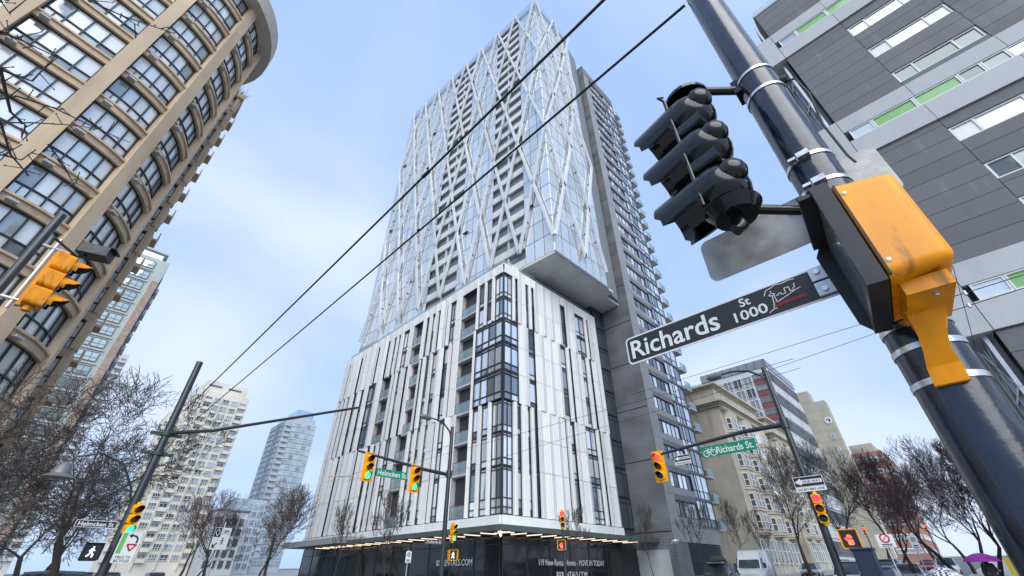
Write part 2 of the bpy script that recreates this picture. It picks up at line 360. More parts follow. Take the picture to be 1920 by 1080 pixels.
def opening(F, kind, u0, u1, z0, z1, ground):
    w, h = u1-u0, z1-z0
    if kind in 'ws':
        ts = [.55, 1.25] if ground else [.62]
        ts = [t for t in ts] + [h-.32]
        o = window(F, u0, z0+.02, w, h-.04, -.2, cols=[w*.5] if w > 1.2 else (), trans=ts, t=.09, d=.1, fm=dark_frame, gm=[win_a, win_c, win_c, win_b, blind_w] if w < 1.1 else [win_a, win_b, win_b, blind_w])
    elif kind == 'g':
        nc = max(2, round(w/1.2)); 
        window(F, u0, z0+.02, w, h-.04, -.08, cols=[w*i/nc for i in range(1, nc)], trans=[.75, h-.4], t=.1, d=.14, fm=dark_frame, gm=[win_b, win_b, win_a])
    elif kind == 'b':
        bb = MB(); dpt = 1.5
        bb.box(u0-.25, u0-.02, .05, dpt, z0, z1); bb.box(u1+.02, u1+.25, .05, dpt, z0, z1); bb.box(u0-.02, u1+.02, dpt-.12, dpt, z0+.2, z1)
        bb2 = MB(); bb2.box(-.02, w+.02, .04, dpt-.13, -.22, 0.0)
        me = MB()
        for (a, b_, c, d_, e, f) in [(-.25,-.02,.05,dpt,0,h),(w+.02,w+.25,.05,dpt,0,h),(-.02,w+.02,dpt-.12,dpt,.01,h-.23)]: me.box(a, b_, c, d_, e, f)
        o = F.put('balcony', me.mesh('balcony_recess', bal_back), u0, 0, z0)
        put('slab', MB().box(-.02, w+.02, -.02, dpt-.13, -.24, -.005).mesh('slab', slab_m), o)
        wf = frame_mesh(w*.62, h-.7, [w*.31], [], .06, .06, dark_frame); d = put('door', wf, o, False, (w*.3, dpt-.125, .05)); 
        g = put('pane', ucube(win_c), d, False, (w*.31, -.03, (h-.7)/2)); g.scale = (w*.6, .015, h-.75)
        r = put('rail', MB().box(0, w, .0, .05, 1.05, 1.1).box(0, .04, .0, .05, 0, 1.05).box(w-.04, w, 0, .05, 0, 1.05).box(w/2-.02, w/2+.02, 0, .05, 0, 1.05).mesh('rail', mid_frame), o)
        g = put('rail_glass', ucube(rail_glass), r, False, (w/2, .025, .53)); g.scale = (w-.06, .015, 1.0)
def podium_face(F, L, bands, offs):
    for bi, (lst, zs) in enumerate(zip(bands, BANDS)):
        lst = sorted(lst, key=lambda t: t[1])
        for fi in range(len(zs)-1):
            for k, a, b in lst: opening(F, k, a, b, zs[fi], zs[fi+1], bi == 0 and fi == 0)
        edges = [0.0]
        for k, a, b in lst: edges += [a, b]
        edges.append(L)
        for i in range(0, len(edges), 2):
            a, b = edges[i], edges[i+1]; w = b-a
            if w < .2: continue
            d = [.16, .2, .12][bi]
            if w < .85:                                   # a single projecting fin over the height of the band
                prj = .2 if i % 4 else .14
                z0, z1 = zs[0]+.02, zs[-1]-.02
                if bi == 2: z1 = PTOP-.05
                key = ('fin', round(w,2), round(z1-z0,2), prj)
                if key not in PM: PM[key] = MB().prism([(0.01,.3),(0.01,-prj+.04),(.05,-prj),(w-.05,-prj*.82),(w-.01,-prj*.8),(w-.01,.3)], 'z', 0, z1-z0).mesh('fin', white_panel)
                F.put('fin', PM[key], a, 0, z0)
            else:
                n = max(1, round(w/.78)); pw = w/n
                zz = list(zs)
                if bi == 2: zz[-1] = PTOP-.05
                for j in range(n):
                    d0, d1 = (.24, .03) if (j+bi) % 2 == 0 else (.03, .08)
                    if n == 1: d0, d1 = .14, .07
                    for fi in range(len(zz)-1):
                        F.put('panel', wedge(pw, zz[fi+1]-zz[fi], d0, d1), a+j*pw, 0, zz[fi])
        # spandrel strip above the top windows
        if bi == 2:
            for k, a, b in lst: F.put('panel', wedge(b-a, PTOP-.05-30.3, .1, .1), a, -.02, 30.3)
podium_face(FL, LEN_L, [conv(L_low), conv(L_mid), conv(L_top)], 0)
podium_face(FR, PXE-PX, [widen(R_low), widen(R_mid), widen(R_top)], 0)
# corner mullion, parapet coping and base band
MB().box(PX+.03, PX+.2, PY+.03, PY+.2, 5.6, 30.3).build('corner_post', dark_frame, TW, world=True)
MB().box(PX-.06, PXE, PY-.06, PY+.5, PTOP-.05, PTOP+.1).box(PX-.06, PX+.5, PY+.5, PYE, PTOP-.05, PTOP+.1).build('coping', white_panel, TW, world=True)
MB().box(PX+.6, PXE-.2, PY+.6, PYE-.2, 30.9, 31.0).build('podium_roof', slab_m, TW, world=True)
FR.box('roof_rail', rail_glass, 0.3, PXE-PX-.2, -.45, -.42, PTOP+.1, PTOP+1.1); FL.box('roof_rail', rail_glass, 0.2, LEN_L-.45, -.45, -.42, PTOP+.1, PTOP+1.1)
for F, L in ((FL, LEN_L), (FR, PXE-PX)):
    n = round(L/1.75)
    for i in range(n): F.put('base_panel', wedge(L/n, .95, .2, .2), i*L/n, 0, 4.62)
# white end wall of the podium (far end) and back
wbox('end_wall', white_panel, TW, PX+.1, PXE, PYE-.1, PYE+.1, 4.6, PTOP)

# ground floor storefront
FL.box('storefront', black_m, .3, LEN_L-.3, -.6, -.3, .05, 4.62); FR.box('storefront', black_m, .3, PXE-PX+2.7, -.6, -.3, .05, 4.62)
sf_glass = glassmat('storefront_glass', (.03,.03,.033), .35, .06)
for F, L in ((FL, LEN_L), (FR, PXE-PX)):
    n = round(L/3.2)
    for i in range(n):
        window(F, .3+i*(L-.6)/n, .35, (L-.6)/n-.05, 4.0, -.26, trans=[3.2], t=.07, d=.06, fm=dark_frame, gm=sf_glass, name='shop_window')
letter_white = mat('lettering_white', (.8,.8,.8), .5, var=0)
def wall_text(F, body, u, z, width, size):
    o = F.put('lettering', text_mesh(body, size, letter_white, .004, 'LEFT', width, 0, .006), u, -.14, z); return o
wall_text(FR, '119 New Rental Homes - MOVE IN TODAY', 30.7-PX, 2.18, 9.5, .62)
wall_text(FR, '8XRENTALS.COM', 33.0-PX, 1.3, 4.4, .62)
wall_text(FL, '8XRENTALS.COM', PYE-35.9, 2.2, 4.9, .62)
# canopy: steel fascia, glass sheet, lit strips beneath
can_m = mat('canopy_steel_green', (.075,.105,.095), .45, var=.12)
CO = 2.5
b = MB(); b.box(PX-CO, PX-CO+.14, PY-CO, 60.5, 4.22, 4.6); b.box(PX-CO+.14, 47.0, PY-CO, PY-CO+.14, 4.22, 4.6)
cn = b.build('canopy', can_m, TW, world=True)
cg = clearglass('canopy_glass', (.62,.78,.72), .5)
MB().box(PX-CO+.15, PX-.35, PY-CO+.15, 60.4, 4.5, 4.53).box(PX-.35, 46.9, PY-CO+.15, PY-.35, 4.5, 4.53).build('glass_sheet', cg, cn, world=True)
for i in range(15): y = PY-.4+i*2.3; wbox('beam', can_m, cn, PX-CO+.15, PX-.3, y, y+.09, 4.3, 4.48)
for i in range(9): x = PX+.2+i*2.3; wbox('beam', can_m, cn, x, x+.09, PY-CO+.15, PY-.3, 4.3, 4.48)
warm = mat('warm_strip_light', (.9,.7,.5), .5, var=0, emit=(1.0,.72,.56), estr=1.0)
for i in range(17):
    y = PY-1.9+i*1.95; wbox('strip_light', warm, cn, PX-CO+.35, PX-.45, y, y+.055, 4.13, 4.2)
for i in range(11):
    x = PX-1.2+i*1.8
    if x < 46: wbox('strip_light', warm, cn, x, x+.055, PY-CO+.35, PY-.45, 4.13, 4.2)
soft = mat('entrance_soffit_grey', (.3,.31,.31), .6, var=.1)
MB().prism([(PX-3.2, 4.35), (PX-3.0, 4.95), (PX-.1, 5.0), (PX-.1, 4.35)], 'y', 48.5, 64.5).build('entrance_canopy', soft, TW, world=True)
# hanging bulb at the canopy corner
MB().lathe([(0.0,-.3),(.09,-.22),(.1,-.1),(.03,.02),(.03,.3)], 10, (PX-CO+.4, PY-CO+.4, 4.1)).build('corner_lamp', mat('lamp_bulb', (.9,.85,.7), .4, var=0, emit=(1,.85,.6), estr=1.0), cn, True, world=True)

# ---------------- glass shaft with diagonal braces
TA, TB = Vector((31.1, 23.4)), Vector((28.1, 65.5))
TL = (TA-TB).length; angL = math.atan2(TA.y-TB.y, TA.x-TB.x)
GL = Fac(TW, TB, angL); GR = Fac(TW, TA, 0.0); RL = 11.3
Z0, ZT, FH = 34.0, 105.2, 3.05
levels = [Z0+FH*i for i in range(24)]
core2 = mat('tower_core', (.2,.22,.24), .6, var=.1)
MB().prism([(TA.x+.4, TA.y+.4), (TA.x+RL-.3, TA.y+.4), (TA.x+RL+4.2, TA.y+1), (TA.x+RL+4.2, 64.8), (TB.x+.5, 64.8)], 'z', Z0+.05, ZT-1.6).build('core', core2, TW, world=True)
MB().box(33.2, 46.5, 28.6, 64, 31.0, Z0+.04).build('setback_wall', mat('setback_wall_dark', (.07,.072,.075), .5, var=.25, vscale=.5), TW, world=True)
MB().prism([(TA.x, TA.y), (43.6, TA.y), (43.6, 24.7), (47.0, 24.7), (47.0, 66), (TB.x, 66)], 'z', Z0-.35, Z0).build('soffit', soffit_m, TW, world=True)
MB().box(TA.x-.05, TA.x+RL+.05, TA.y-.06, TA.y-.001, Z0-.35, Z0+.02).build('soffit_edge', mid_frame, TW, world=True)
# soffit panels
for i in range(4):
    wbox('soffit_panel', soffit_m, TW, TA.x+.15+i*2.85, TA.x+2.93+i*2.85, TA.y+.1, TA.y+4.9, Z0-.39, Z0-.35)
# glass panes: list all, then the largest in view as single parts, the rest as one
strips = [(65.5-48.2, 65.5-41.4), (65.5-34.1, 65.5-27.9)]
panes = []
def pane_cols(L, w):
    n = round(L/w); return [(i*L/n, (i+1)*L/n) for i in range(n)]
segs = [(0, strips[0][0]), (strips[0][1], strips[1][0]), (strips[1][1], TL)]
for s0, s1 in segs:
    for a, b_ in pane_cols(s1-s0, 1.55):
        for z in levels: panes.append((GL, s0+a, s0+b_, z, min(z+FH, ZT)))
for a, b_ in pane_cols(RL, 1.6):
    for z in levels: panes.append((GR, a, b_, z, min(z+FH, ZT)))
def pdist(p): P = p[0].P((p[1]+p[2])/2, 0, (p[3]+p[4])/2); return P.length
panes.sort(key=pdist)
rest = MB()
for i, (F, a, b_, z, zt) in enumerate(panes):
    if i < 300:
        m = tower_glass if random.random() < .7 else tower_glass2
        o = F.box('pane', m, a+.04, b_-.04, -.06, 0, z+.05, zt-.05); o.rotation_euler.x = random.gauss(0, .001); o.rotation_euler.z += random.gauss(0, .0012)
    else:
        c = [F.P(u, n, h) for u, n, h in [(a+.04,-.06,z+.05),(b_-.04,-.06,z+.05),(b_-.04,0,z+.05),(a+.04,0,z+.05)]]
        dz = zt-z-.1; jn = F.nx*random.gauss(0, .002)
        rest.add(c + [p+Vector((0,0,dz))+jn for p in c], [(0,1,2,3),(7,6,5,4),(0,4,5,1),(1,5,6,2),(2,6,7,3),(3,7,4,0)])
o = rest.build('pane', tower_glass, TW, world=True); o['kind'] = 'stuff'
# floor joint lines with small dark vents
line_m = mat('joint_grey', (.14,.15,.16), .5, var=0)
for i, z in enumerate(levels[1:]):
    for s0, s1 in segs: GL.box('floor_joint', line_m, s0, s1, -.05, .012, z-.045, z+.045)
    GR.box('floor_joint', line_m, 0, RL, -.05, .012, z-.045, z+.045)
for k in range(10):
    u = random.choice([0.5, 7, 11, 25, 27.5, 38.2]); z = random.choice(levels[2:20]); GL.box('opened_vent', dark_frame, u, u+1.1, .02, .3, z+.5, z+.6)
# recessed balcony strips
bal_white = mat('balcony_white', (.66,.68,.68), .5, var=.08)
for s0, s1 in strips:
    w = s1-s0
    GL.box('recess_wall', mat('recess_grey', (.1,.105,.11), .55, var=.2), s0, s1, -1.7, -1.55, Z0, ZT-1.5)
    for i, z in enumerate(levels):
        sl = GL.put('balcony', MB().box(0, w, -.02, 1.55, -.16, .06).mesh('balcony_slab', slab_m), s0, 0, z)
        put('balustrade', MB().box(.02, w-.02, -.01, .04, .07, 1.15).mesh('balustrade', bal_white), sl)
        put('divider', MB().box(w*.5-.06, w*.5+.06, .06, 1.5, .06, FH-.18).mesh('divider', bal_white), sl)
        d = put('door', frame_mesh(2.2, 2.4, [1.1], [], .07, .05, dark_frame), sl, False, (.4 if i % 2 else w-2.8, 1.53, .07))
        g = put('pane', ucube(win_a), d, False, (1.1, -.02, 1.2)); g.scale = (2.1, .02, 2.3)
# braces
ZN = [106.0, 82.7, 59.35, 36.0]; NB = 8
yend = [-.2, -1.2, .1, -1.3]; xend = [11.4, 10.5, 11.7, 10.8]
def nodeL(k, l):
    u = TL - (TL/NB)*k
    if k == NB: u = .5 + yend[l]*.75
    if k == 0: u = TL+.3
    return GL.P(u, .5, ZN[l])
def nodeR(k, l):
    u = [-.3, 5.9, xend[l]][k]; return GR.P(u, .5, ZN[l])
def brace(p, q, nx):
    b = MB(); b.beam(p, q, .4, .28, nx); o = b.build('brace', brace_m, TW, world=True)
    so = MB()
    for t in (.22, .5, .78):
        c = p.lerp(q, t); so.beam(c-Vector(nx)*.1, c-Vector(nx)*.5, .16, .16)
    so.build('standoff', mid_frame, o, world=True)
for l in range(3):
    for k in range(NB+1):
        for d in (-1, 1):
            if 0 <= k+d <= NB: brace(nodeL(k, l), nodeL(k+d, l+1), GL.nx)
    for k in range(3):
        for d in (-1, 1):
            if 0 <= k+d <= 2: brace(nodeR(k, l), nodeR(k+d, l+1), GR.nx)
# crown screen
cs = clearglass('crown_glass', (.85,.9,.95), .45)
GL.box('end_fin', tower_glass2, -.7, 0, -.1, .02, Z0, ZT)
GL.box('crown_screen', cs, 0, TL, .3, .34, ZT-2.2, ZT+.6); GR.box('crown_screen', cs, 0, RL, .3, .34, ZT-2.2, ZT+.6)

# ---------------- recessed glazed strip between podium and wing
FS = Fac(TW, (PXE, PY+.2), 0.0)
for i in range(9):
    z = 5.6 + i*3.1; window(FS, .05, z, 2.7, 3.0, -.05, cols=[1.8], trans=[2.5], t=.07, d=.08, fm=dark_frame, gm=glassmat('strip_glass', (.1,.12,.14), .45))
wbox('recess_core', core_m, TW, PXE-.05, 47.05, PY+.3, PY+1.0, .1, 34)
# ---------------- dark wing
WX0, WX1, WY0, WY1, WZ = 47.0, 59.2, 23.2, 42.0, 99.4
MB().box(WX0+.12, WX1-.1, WY0+.35, WY1, .2, WZ-.2).build('wing_core', core_m, TW, world=True)
WLf = Fac(TW, (WX0, WY1), rad(-90)); WF = Fac(TW, (WX0, WY0), 0.0)
zj = [.3, 5.2, 12.4] + [12.4+6.1*i for i in range(1, 15)]
zj = [z for z in zj if z < WZ-2]+[WZ]
for i in range(len(zj)-1):
    for j, (a, b_) in enumerate([(0, 9.4), (9.4, WY1-WY0)]):
        WLf.box('cladding_panel', clad_dark, a+.02, b_-.02, -.12, 0.0, zj[i]+.05, zj[i+1]-.05)
NF = 31
for i in range(NF):
    z = 5.9 + 3.02*i
    if z+3.0 > WZ-1: break
    WF.box('cladding_panel', clad_mid, 0.02, 2.0, -.12, 0, z+.01, z+3.0)
    WF.box('cladding_panel', clad_mid, 2.0, 7.55, -.12, -.01, z+.01, z+.75)
    window(WF, 2.03, z+.78, 5.5, 1.62, -.2, cols=[1.1,2.2,3.3,4.4], t=.06, d=.1, fm=dark_frame, gm=[win_b, win_a, win_b, win_c])
    WF.box('cladding_panel', clad_dark, 2.0, 7.55, -.12, -.01, z+2.44, z+3.0)
    window(WF, 7.6, z+.12, 4.6, 2.8, -.1, cols=[1.1,1.7,2.9], trans=[.9], t=.06, d=.1, fm=dark_frame, gm=[win_b, win_b, win_a])
    WF.box('slab_edge', mid_frame, 7.6, 12.3, -.12, .02, z-.1, z+.1)
    bl = WF.put('balcony', MB().box(0, 2.0, -.35, 2.6, -.12, .06).mesh('balcony_slab', slab_m) if 'wb' not in PM else PM['wb'], 12.3, 0, z)
    PM['wb'] = bl.data
    if 'wr' not in PM: PM['wr'] = MB().box(0, 2.0, -.34, -.3, 1.05, 1.1).box(1.96, 2.0, -.3, 2.6, 1.05, 1.1).box(1.96, 2.0, -.34, -.3, .06, 1.05).mesh('rail', mid_frame); PM['wg'] = MB().box(.02, 1.95, -.33, -.31, .08, 1.05).box(1.97, 1.985, -.3, 2.58, .08, 1.05).mesh('rail_glass', rail_glass)
    r = put('rail', PM['wr'], bl); put('rail_glass', PM['wg'], r)
WF.box('roof_edge', clad_dark, 0, 12.2, -.12, .04, z, WZ); WLf.box('coping', mid_frame, -.05, WY1-WY0+.05, -.3, .05, WZ, WZ+.25)
WF.box('cladding_panel', clad_mid, 0.02, 12.2, -.12, 0, 4.3, 5.88); WF.box('cladding_panel', clad_dark, 0.02, 3.0, -.12, 0, .2, 4.28)
for k in range(18): WF.box('louvre', dark_frame, 3.1, 11.6, -.1, .02, 1.4+.16*k, 1.47+.16*k)
WF.box('cladding_panel', clad_mid, 3.0, 12.2, -.12, -.02, .2, 1.35)
WLf.box('entry_panel', slab_m, 14.0, 18.0, .0, .08, .3, 3.6)
# convex mirror on the wing corner
MB().tube([(WX0-.1, WY0-.05, 4.2), (WX0-.9, WY0-.5, 4.2)], .04, 6).build('mirror_bracket', dark_frame, TW, world=True)
MB().lathe([(0,.0),(.25,.03),(.42,.12),(.5,.28),(.42,.42),(.2,.52),(0,.55)], 16, (WX0-1.1, WY0-.5, 3.95)).build('mirror_globe', mat('chrome', (.8,.8,.8), .06, 1.0, var=0), TW, True, world=True)
# ------------------------------------------------------------------ tan corner block with the round corner (left)
tan_m = mat('tan_stucco', (.66,.5,.335), .7, dirt=((.3,.22,.14), 1.1, (1,1,.1), .56, .45), var=.2, vscale=.5, stretch=(1,1,.4))
tan_d = mat('tan_stucco_band', (.59,.45,.3), .7, dirt=((.25,.19,.12), 2.0, (1,1,.25), .56, .5), orand=.07, var=.22, vscale=.8)
tan_win = glassmat('tan_window_glass', (.72,.79,.8), .42, .05, .03)
tan_win2 = glassmat('tan_window_blind', (.84,.87,.86), .22, .15, .02)
tan_win3 = glassmat('tan_window_dark', (.42,.46,.47), .5, .05, .05)
CB = thing('corner_apartment_block', 'tan apartment block with rounded corner, tall piers and gridded windows, at left', 'apartment block', (-9.4, 33.1, 0))
CC = Vector((-9.4, 33.1)); CR = 6.0
pier_ang = [-78, -44, -4]
T0 = CC + Vector((math.cos(rad(-78)), math.sin(rad(-78))))*CR
tdir = Vector((math.cos(rad(192)), math.sin(rad(192))))
def path_pt(s):
    """s: metres along the street wall; 0 at the first pier, positive round the turret, negative along the flat side"""
    if s <= 0:
        p = T0 + tdir*(-s); n = Vector((math.cos(rad(-78)), math.sin(rad(-78)))); return p, n
    a = rad(-78) + s/CR; n = Vector((math.cos(a), math.sin(a))); return CC + n*CR, n
bays = [(-12.6, -8.4, 4), (-8.4, -4.2, 4), (-4.2, 0, 4), (0, rad(34)*CR, 4), (rad(34)*CR, rad(74)*CR, 4), (rad(74)*CR, rad(112)*CR, 3)]
FLH, ZB, NFL = 2.8, 2.6, 15
def strip_mesh(s0, s1, n0, n1, z0, z1, nseg, b=None):
    b = b or MB()
    vs = []
    for i in range(nseg+1):
        p, n = path_pt(s0+(s1-s0)*i/nseg)
        for nn, zz in ((n0, z0), (n1, z0), (n1, z1), (n0, z1)): q = p + n*nn; vs.append((q.x, q.y, zz))
    fs = []
    for i in range(nseg):
        o = i*4
        for k in range(4): fs.append((o+k, o+(k+1) % 4, o+4+(k+1) % 4, o+4+k))
    fs += [(0,1,2,3), tuple(nseg*4+k for k in (3,2,1,0))]
    return b.add(vs, fs)
def curved(name, me, z, parent=CB): return put(name, me, parent, True, (0, 0, z))
for bi, (s0, s1, nc) in enumerate(bays):
    a, b_ = s0+.42, s1-.42; ns = 8 if s1 > .1 else 2
    band = strip_mesh(a-.1, b_+.1, -.35, .1, 0, .5, ns).mesh('band', tan_d)
    lip = strip_mesh(a-.05, b_+.05, .1, .22, .42, .55, ns).mesh('ledge', tan_m)
    fr = MB(); W = b_-a; t = .034; us = [a + W*k/nc for k in range(nc+1)]
    H = FLH-.5
    for u in us: strip_mesh(u-t, u+t, -.22, -.08, 0, H, 1, fr)
    for z in (0, H*.36, H*.97):
        for k in range(nc): strip_mesh(us[k], us[k+1], -.2, -.09, z, z+.07, 2, fr)
    strip_mesh((us[0]+us[1])/2-t*.7, (us[0]+us[1])/2+t*.7, -.2, -.1, 0, H*.36, 1, fr)
    frm = fr.mesh('window_frame', dark_frame)
    pn = [[strip_mesh(us[k]+.03, us[k+1]-.03, -.2, -.18, z0, z1, 2).mesh('pane', m) for m in (tan_win, tan_win2, tan_win3)] for k in range(nc) for z0, z1 in ((.05, H*.36), (H*.36+.05, H*.97))]
    sillm = strip_mesh(a+.2, a+.62, .12, .42, .05, .16, 1).mesh('bracket', slab_m)
    for f in range(NFL):
        z = ZB+f*FLH
        bd = curved('band', band, z); curved('ledge', lip, 0, bd).location = (0,0,0)
        br = curved('bracket', sillm, 0, bd); br.location = (0,0,0)
        wdw = curved('window', frm, z+.5)
        for k in range(nc):
            for r in range(2):
                dark = (k == nc-1 and random.random() < .35 and bi < 5) or random.random() < .05
                m = 2 if dark else (1 if random.random() < .75 else 0)
                q = put('pane', pn[k*2+r][m], wdw); q.location = (0, 0, 0)
for s in [-12.6, -8.4, -4.2, 0, rad(34)*CR, rad(74)*CR, rad(112)*CR]:
    strip_mesh(s-.36, s+.36, -.4, .34, 0, 46.0, 2).build('pier', tan_m, CB, world=True)
# roof cornice and upper drum
b = MB(); strip_mesh(-12.6, rad(118)*CR, -1.0, 1.15, 44.6, 44.8, 24, b); strip_mesh(-12.6, rad(118)*CR, .95, 1.15, 44.8, 46.6, 24, b); b.build('cornice', mat('cornice_pale', (.5,.44,.38), .6, var=.15), CB, True, world=True)
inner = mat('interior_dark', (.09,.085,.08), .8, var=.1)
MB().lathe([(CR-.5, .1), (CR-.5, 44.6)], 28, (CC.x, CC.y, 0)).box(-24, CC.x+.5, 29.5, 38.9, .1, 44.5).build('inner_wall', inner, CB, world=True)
p0 = T0 + tdir*13; MB().prism([(T0.x+.1*1, T0.y+.45), (p0.x, p0.y+.45), (p0.x, p0.y+3), (T0.x, T0.y+3)], 'z', .1, 44.5).build('inner_wall', inner, CB, world=True)
# stepped side wing behind the turret
SX1, SY = -3.05, 38.9
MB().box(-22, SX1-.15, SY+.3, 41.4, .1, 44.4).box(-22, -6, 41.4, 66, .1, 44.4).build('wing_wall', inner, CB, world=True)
CF = Fac(CB, (SX1-6.0, SY), 0.0)
for f in range(NFL):
    z = ZB+f*FLH-.2
    CF.box('band', tan_d, .0, 6.0, -.3, .1, z, z+.62)
    for u in (.5, 3.4): window(CF, u, z+.64, 2.35, 2.12, -.2, cols=[1.15], trans=[.8], t=.09, d=.1, fm=dark_frame, gm=[tan_win, tan_win2, tan_win2])
    CF.box('pier', tan_m, 2.85, 3.4, -.3, .16, z+.62, z+2.8)
    CF.box('pier', tan_m, 5.76, 6.02, -.3, .2, z+.62, z+2.8)
CE = Fac(CB, (SX1, SY), rad(90))
for f in range(NFL):
    z = ZB+f*FLH-.2
    for j in range(1):
        CE.box('band', tan_d, j*5.2, j*5.2+2.6, -.3, .1, z, z+.62)
        window(CE, j*5.2+.6, z+.64, 1.9, 2.1, -.2, cols=[.95], trans=[.8], t=.08, d=.1, fm=dark_frame, gm=tan_win, panes=(j < 2))
        bl = CE.put('balcony', MB().box(0, 1.3, -.4, .1, -.1, .08).box(0, 1.3, -.4, -.34, .08, .8).mesh('balcony', tan_m) if 'cb' not in PM else PM['cb'], j*5.2+1.2, .1, z+.3); PM['cb'] = bl.data
        CE.box('pier', tan_m, j*5.2, j*5.2+.55, -.3, .2, z+.62, z+2.8)
MB().box(-22, SX1+.3, SY-.4, 41.8, 44.4, 45.0).box(-22, -5.6, 41.8, 66.4, 44.4, 44.9).build('roof_slab', tan_m, CB, world=True)
# a tuft of planting on the roof edge
b = MB()
for i in range(60):
    p = Vector((SX1+random.uniform(-.9,.3), SY+random.uniform(-.4,.6), 45.0)); q = p + Vector((random.gauss(0,.3), random.gauss(0,.3), random.uniform(.4,1.1))); b.tube([p, q], [.03, .008], 3, False)
b.build('roof_planting', mat('dry_grass', (.1,.1,.05), .8, var=.3), CB, world=True)

# ------------------------------------------------------------------ generic far buildings; wall colours lightened to stand in for distance haze
def block(name, label, cat, x0, x1, y0, y1, z1, wallm, base=None):
    zb = gz(x0, y0); t = thing(name, label, cat, ((x0+x1)/2, (y0+y1)/2, zb))
    MB().box(x0, x1, y0, y1, zb, z1).build('wall', wallm, t, world=True); return t
def grid(F, u0, u1, z0, z1, nc, nr, fw, fh, mesh_fn, name='window', n=-.0, skip=None):
    """nr x nc windows, each filling fw, fh of its cell"""
    cw, ch = (u1-u0)/nc, (z1-z0)/nr
    for r in range(nr):
        for c in range(nc):
            if skip and skip(c, r): continue
            me = mesh_fn(cw*fw, ch*fh, c, r); F.put(name, me, u0+c*cw+cw*(1-fw)/2, n+.06, z0+r*ch+ch*(1-fh)/2)
# glass and brick tower further up the left street
brick_m = mat('brick_red_brown', (.4,.3,.24), .8, var=.3, vscale=2, stripe=((0,0,1), .6, .85))
gb_pale = mat('spandrel_pale_green', (.42,.48,.46), .5, var=.12, vscale=.4)
GB = block('glass_brick_tower', 'pale green glass tower with brown brick edge, behind the tan block', 'tower', -16, -2.6, 108, 128, 60.5, gb_pale)
F = Fac(GB, (-16, 108), 0)
wg = glassmat('green_glass', (.5,.6,.6), .6)
grid(F, 0, 11.3, 4, 60, 5, 20, .92, .66, lambda w, h, c, r: window_one(w, h, [w*.5], [h*.4], .09, .14, mid_frame, wg))
for k in range(20): F.box('slab_edge', slab_m, 0, 11.5, 0, .25, 4+2.8*k-.1, 4+2.8*k+.12)
F.box('brick_edge', brick_m, 12.2, 13.4, 0, .3, 1, 55)
F2 = Fac(GB, (-2.6, 108), rad(90))
grid(F2, 1, 19, 4, 58, 4, 19, .6, .55, lambda w, h, c, r: window_one(w, h, [w*.5], [], .1, .14, mid_frame, wg))
for k in range(18): F2.box('balcony', slab_m, 2, 6, 0, .7, 6+2.8*k, 6.9+2.8*k)
MB().box(-13, -4.2, 110, 126, 60.5, 63).build('penthouse', wg, GB, world=True)
MB().box(-13.6, -3.6, 109.4, 126.6, 63, 63.4).build('roof_slab', slab_m, GB, world=True)
ST = block('slim_pale_tower', 'slim pale tower with stacked balconies far up the left street', 'tower', -14, -1.3, 245, 262, 84.5, mat('pale_render', (.55,.54,.52), .7, var=.1))
F = Fac(ST, (-14, 245), 0)
grid(F, 0, 12.7, 6, 83, 5, 27, .7, .5, lambda w, h, c, r: window_one(w, h, [w*.5], [], .14, .15, mid_frame, win_a))
for k in range(27): F.box('balcony', slab_m, 8.8, 12.9, 0, 1.2, 6+2.85*k, 6.9+2.85*k)
# cream apartment tower
cream = mat('cream_concrete', (.68,.64,.56), .7, var=.14, vscale=.15)
cream_w = mat('cream_frame', (.66,.65,.6), .6, var=.08)
cg_a = glassmat('cream_glass', (.38,.46,.5), .6); cg_b = glassmat('cream_glass_dark', (.14,.16,.17), .5)
CT = block('cream_apartment_tower', 'cream concrete apartment tower with stepped top, behind the left signal pole', 'tower', 22.5, 41.5, 195, 214, 61.5, cream)
MB().box(25, 40, 196, 211, 61.5, 66.0).box(24, 41.6, 195.6, 212, 60.2, 61.9).build('penthouse', cream, CT, world=True)
for u in (26, 33): wbox('slot', cg_b, CT, u, u+4.5, 195.85, 195.99, 63.8, 64.4)
F = Fac(CT, (22.5, 195), 0)
def cream_win(w, h, c, r): return window_one(w, h, [w*.34, w*.67] if c % 2 == 0 else [w*.5], [h*.35], .13, .2, cream_w, cg_a if (c+r) % 3 else cg_b)
grid(F, .4, 18.6, 5, 60, 6, 19, .74, .62, cream_win)
for k in range(19):
    z = 5+2.895*k
    if 'crb' not in PM: PM['crb'] = MB().box(0, 2.4, -1.1, -.02, -.1, .1).box(0, 2.4, -1.1, -1.0, .1, 1.0).box(0,.1,-1.0,-.02,.1,1.0).box(2.3,2.4,-1.0,-.02,.1,1.0).mesh('balcony', cream)
    for c in (1, 5): F.put('balcony', PM['crb'], .7+c*3.03, 0, z)
for c in range(1, 6, 2): F.box('pilaster', cream, .25+c*3.03, .55+c*3.03, 0, .45, 3, 60)
F2 = Fac(CT, (22.5, 214), rad(-90))
grid(F2, .5, 18.5, 5, 60, 5, 19, .6, .55, cream_win)
MB().box(17.8, 22.4, 198, 212, gz(20,200), 52).build('side_bay', cream, CT, world=True)
F3 = Fac(CT, (17.8, 198), 0)
grid(F3, .3, 4.3, 5, 51, 2, 16, .62, .55, cream_win)
for k in range(16): F3.box('balcony', cream, -.2, 3.0, 0, 1.0, 5+2.875*k, 5.95+2.875*k)
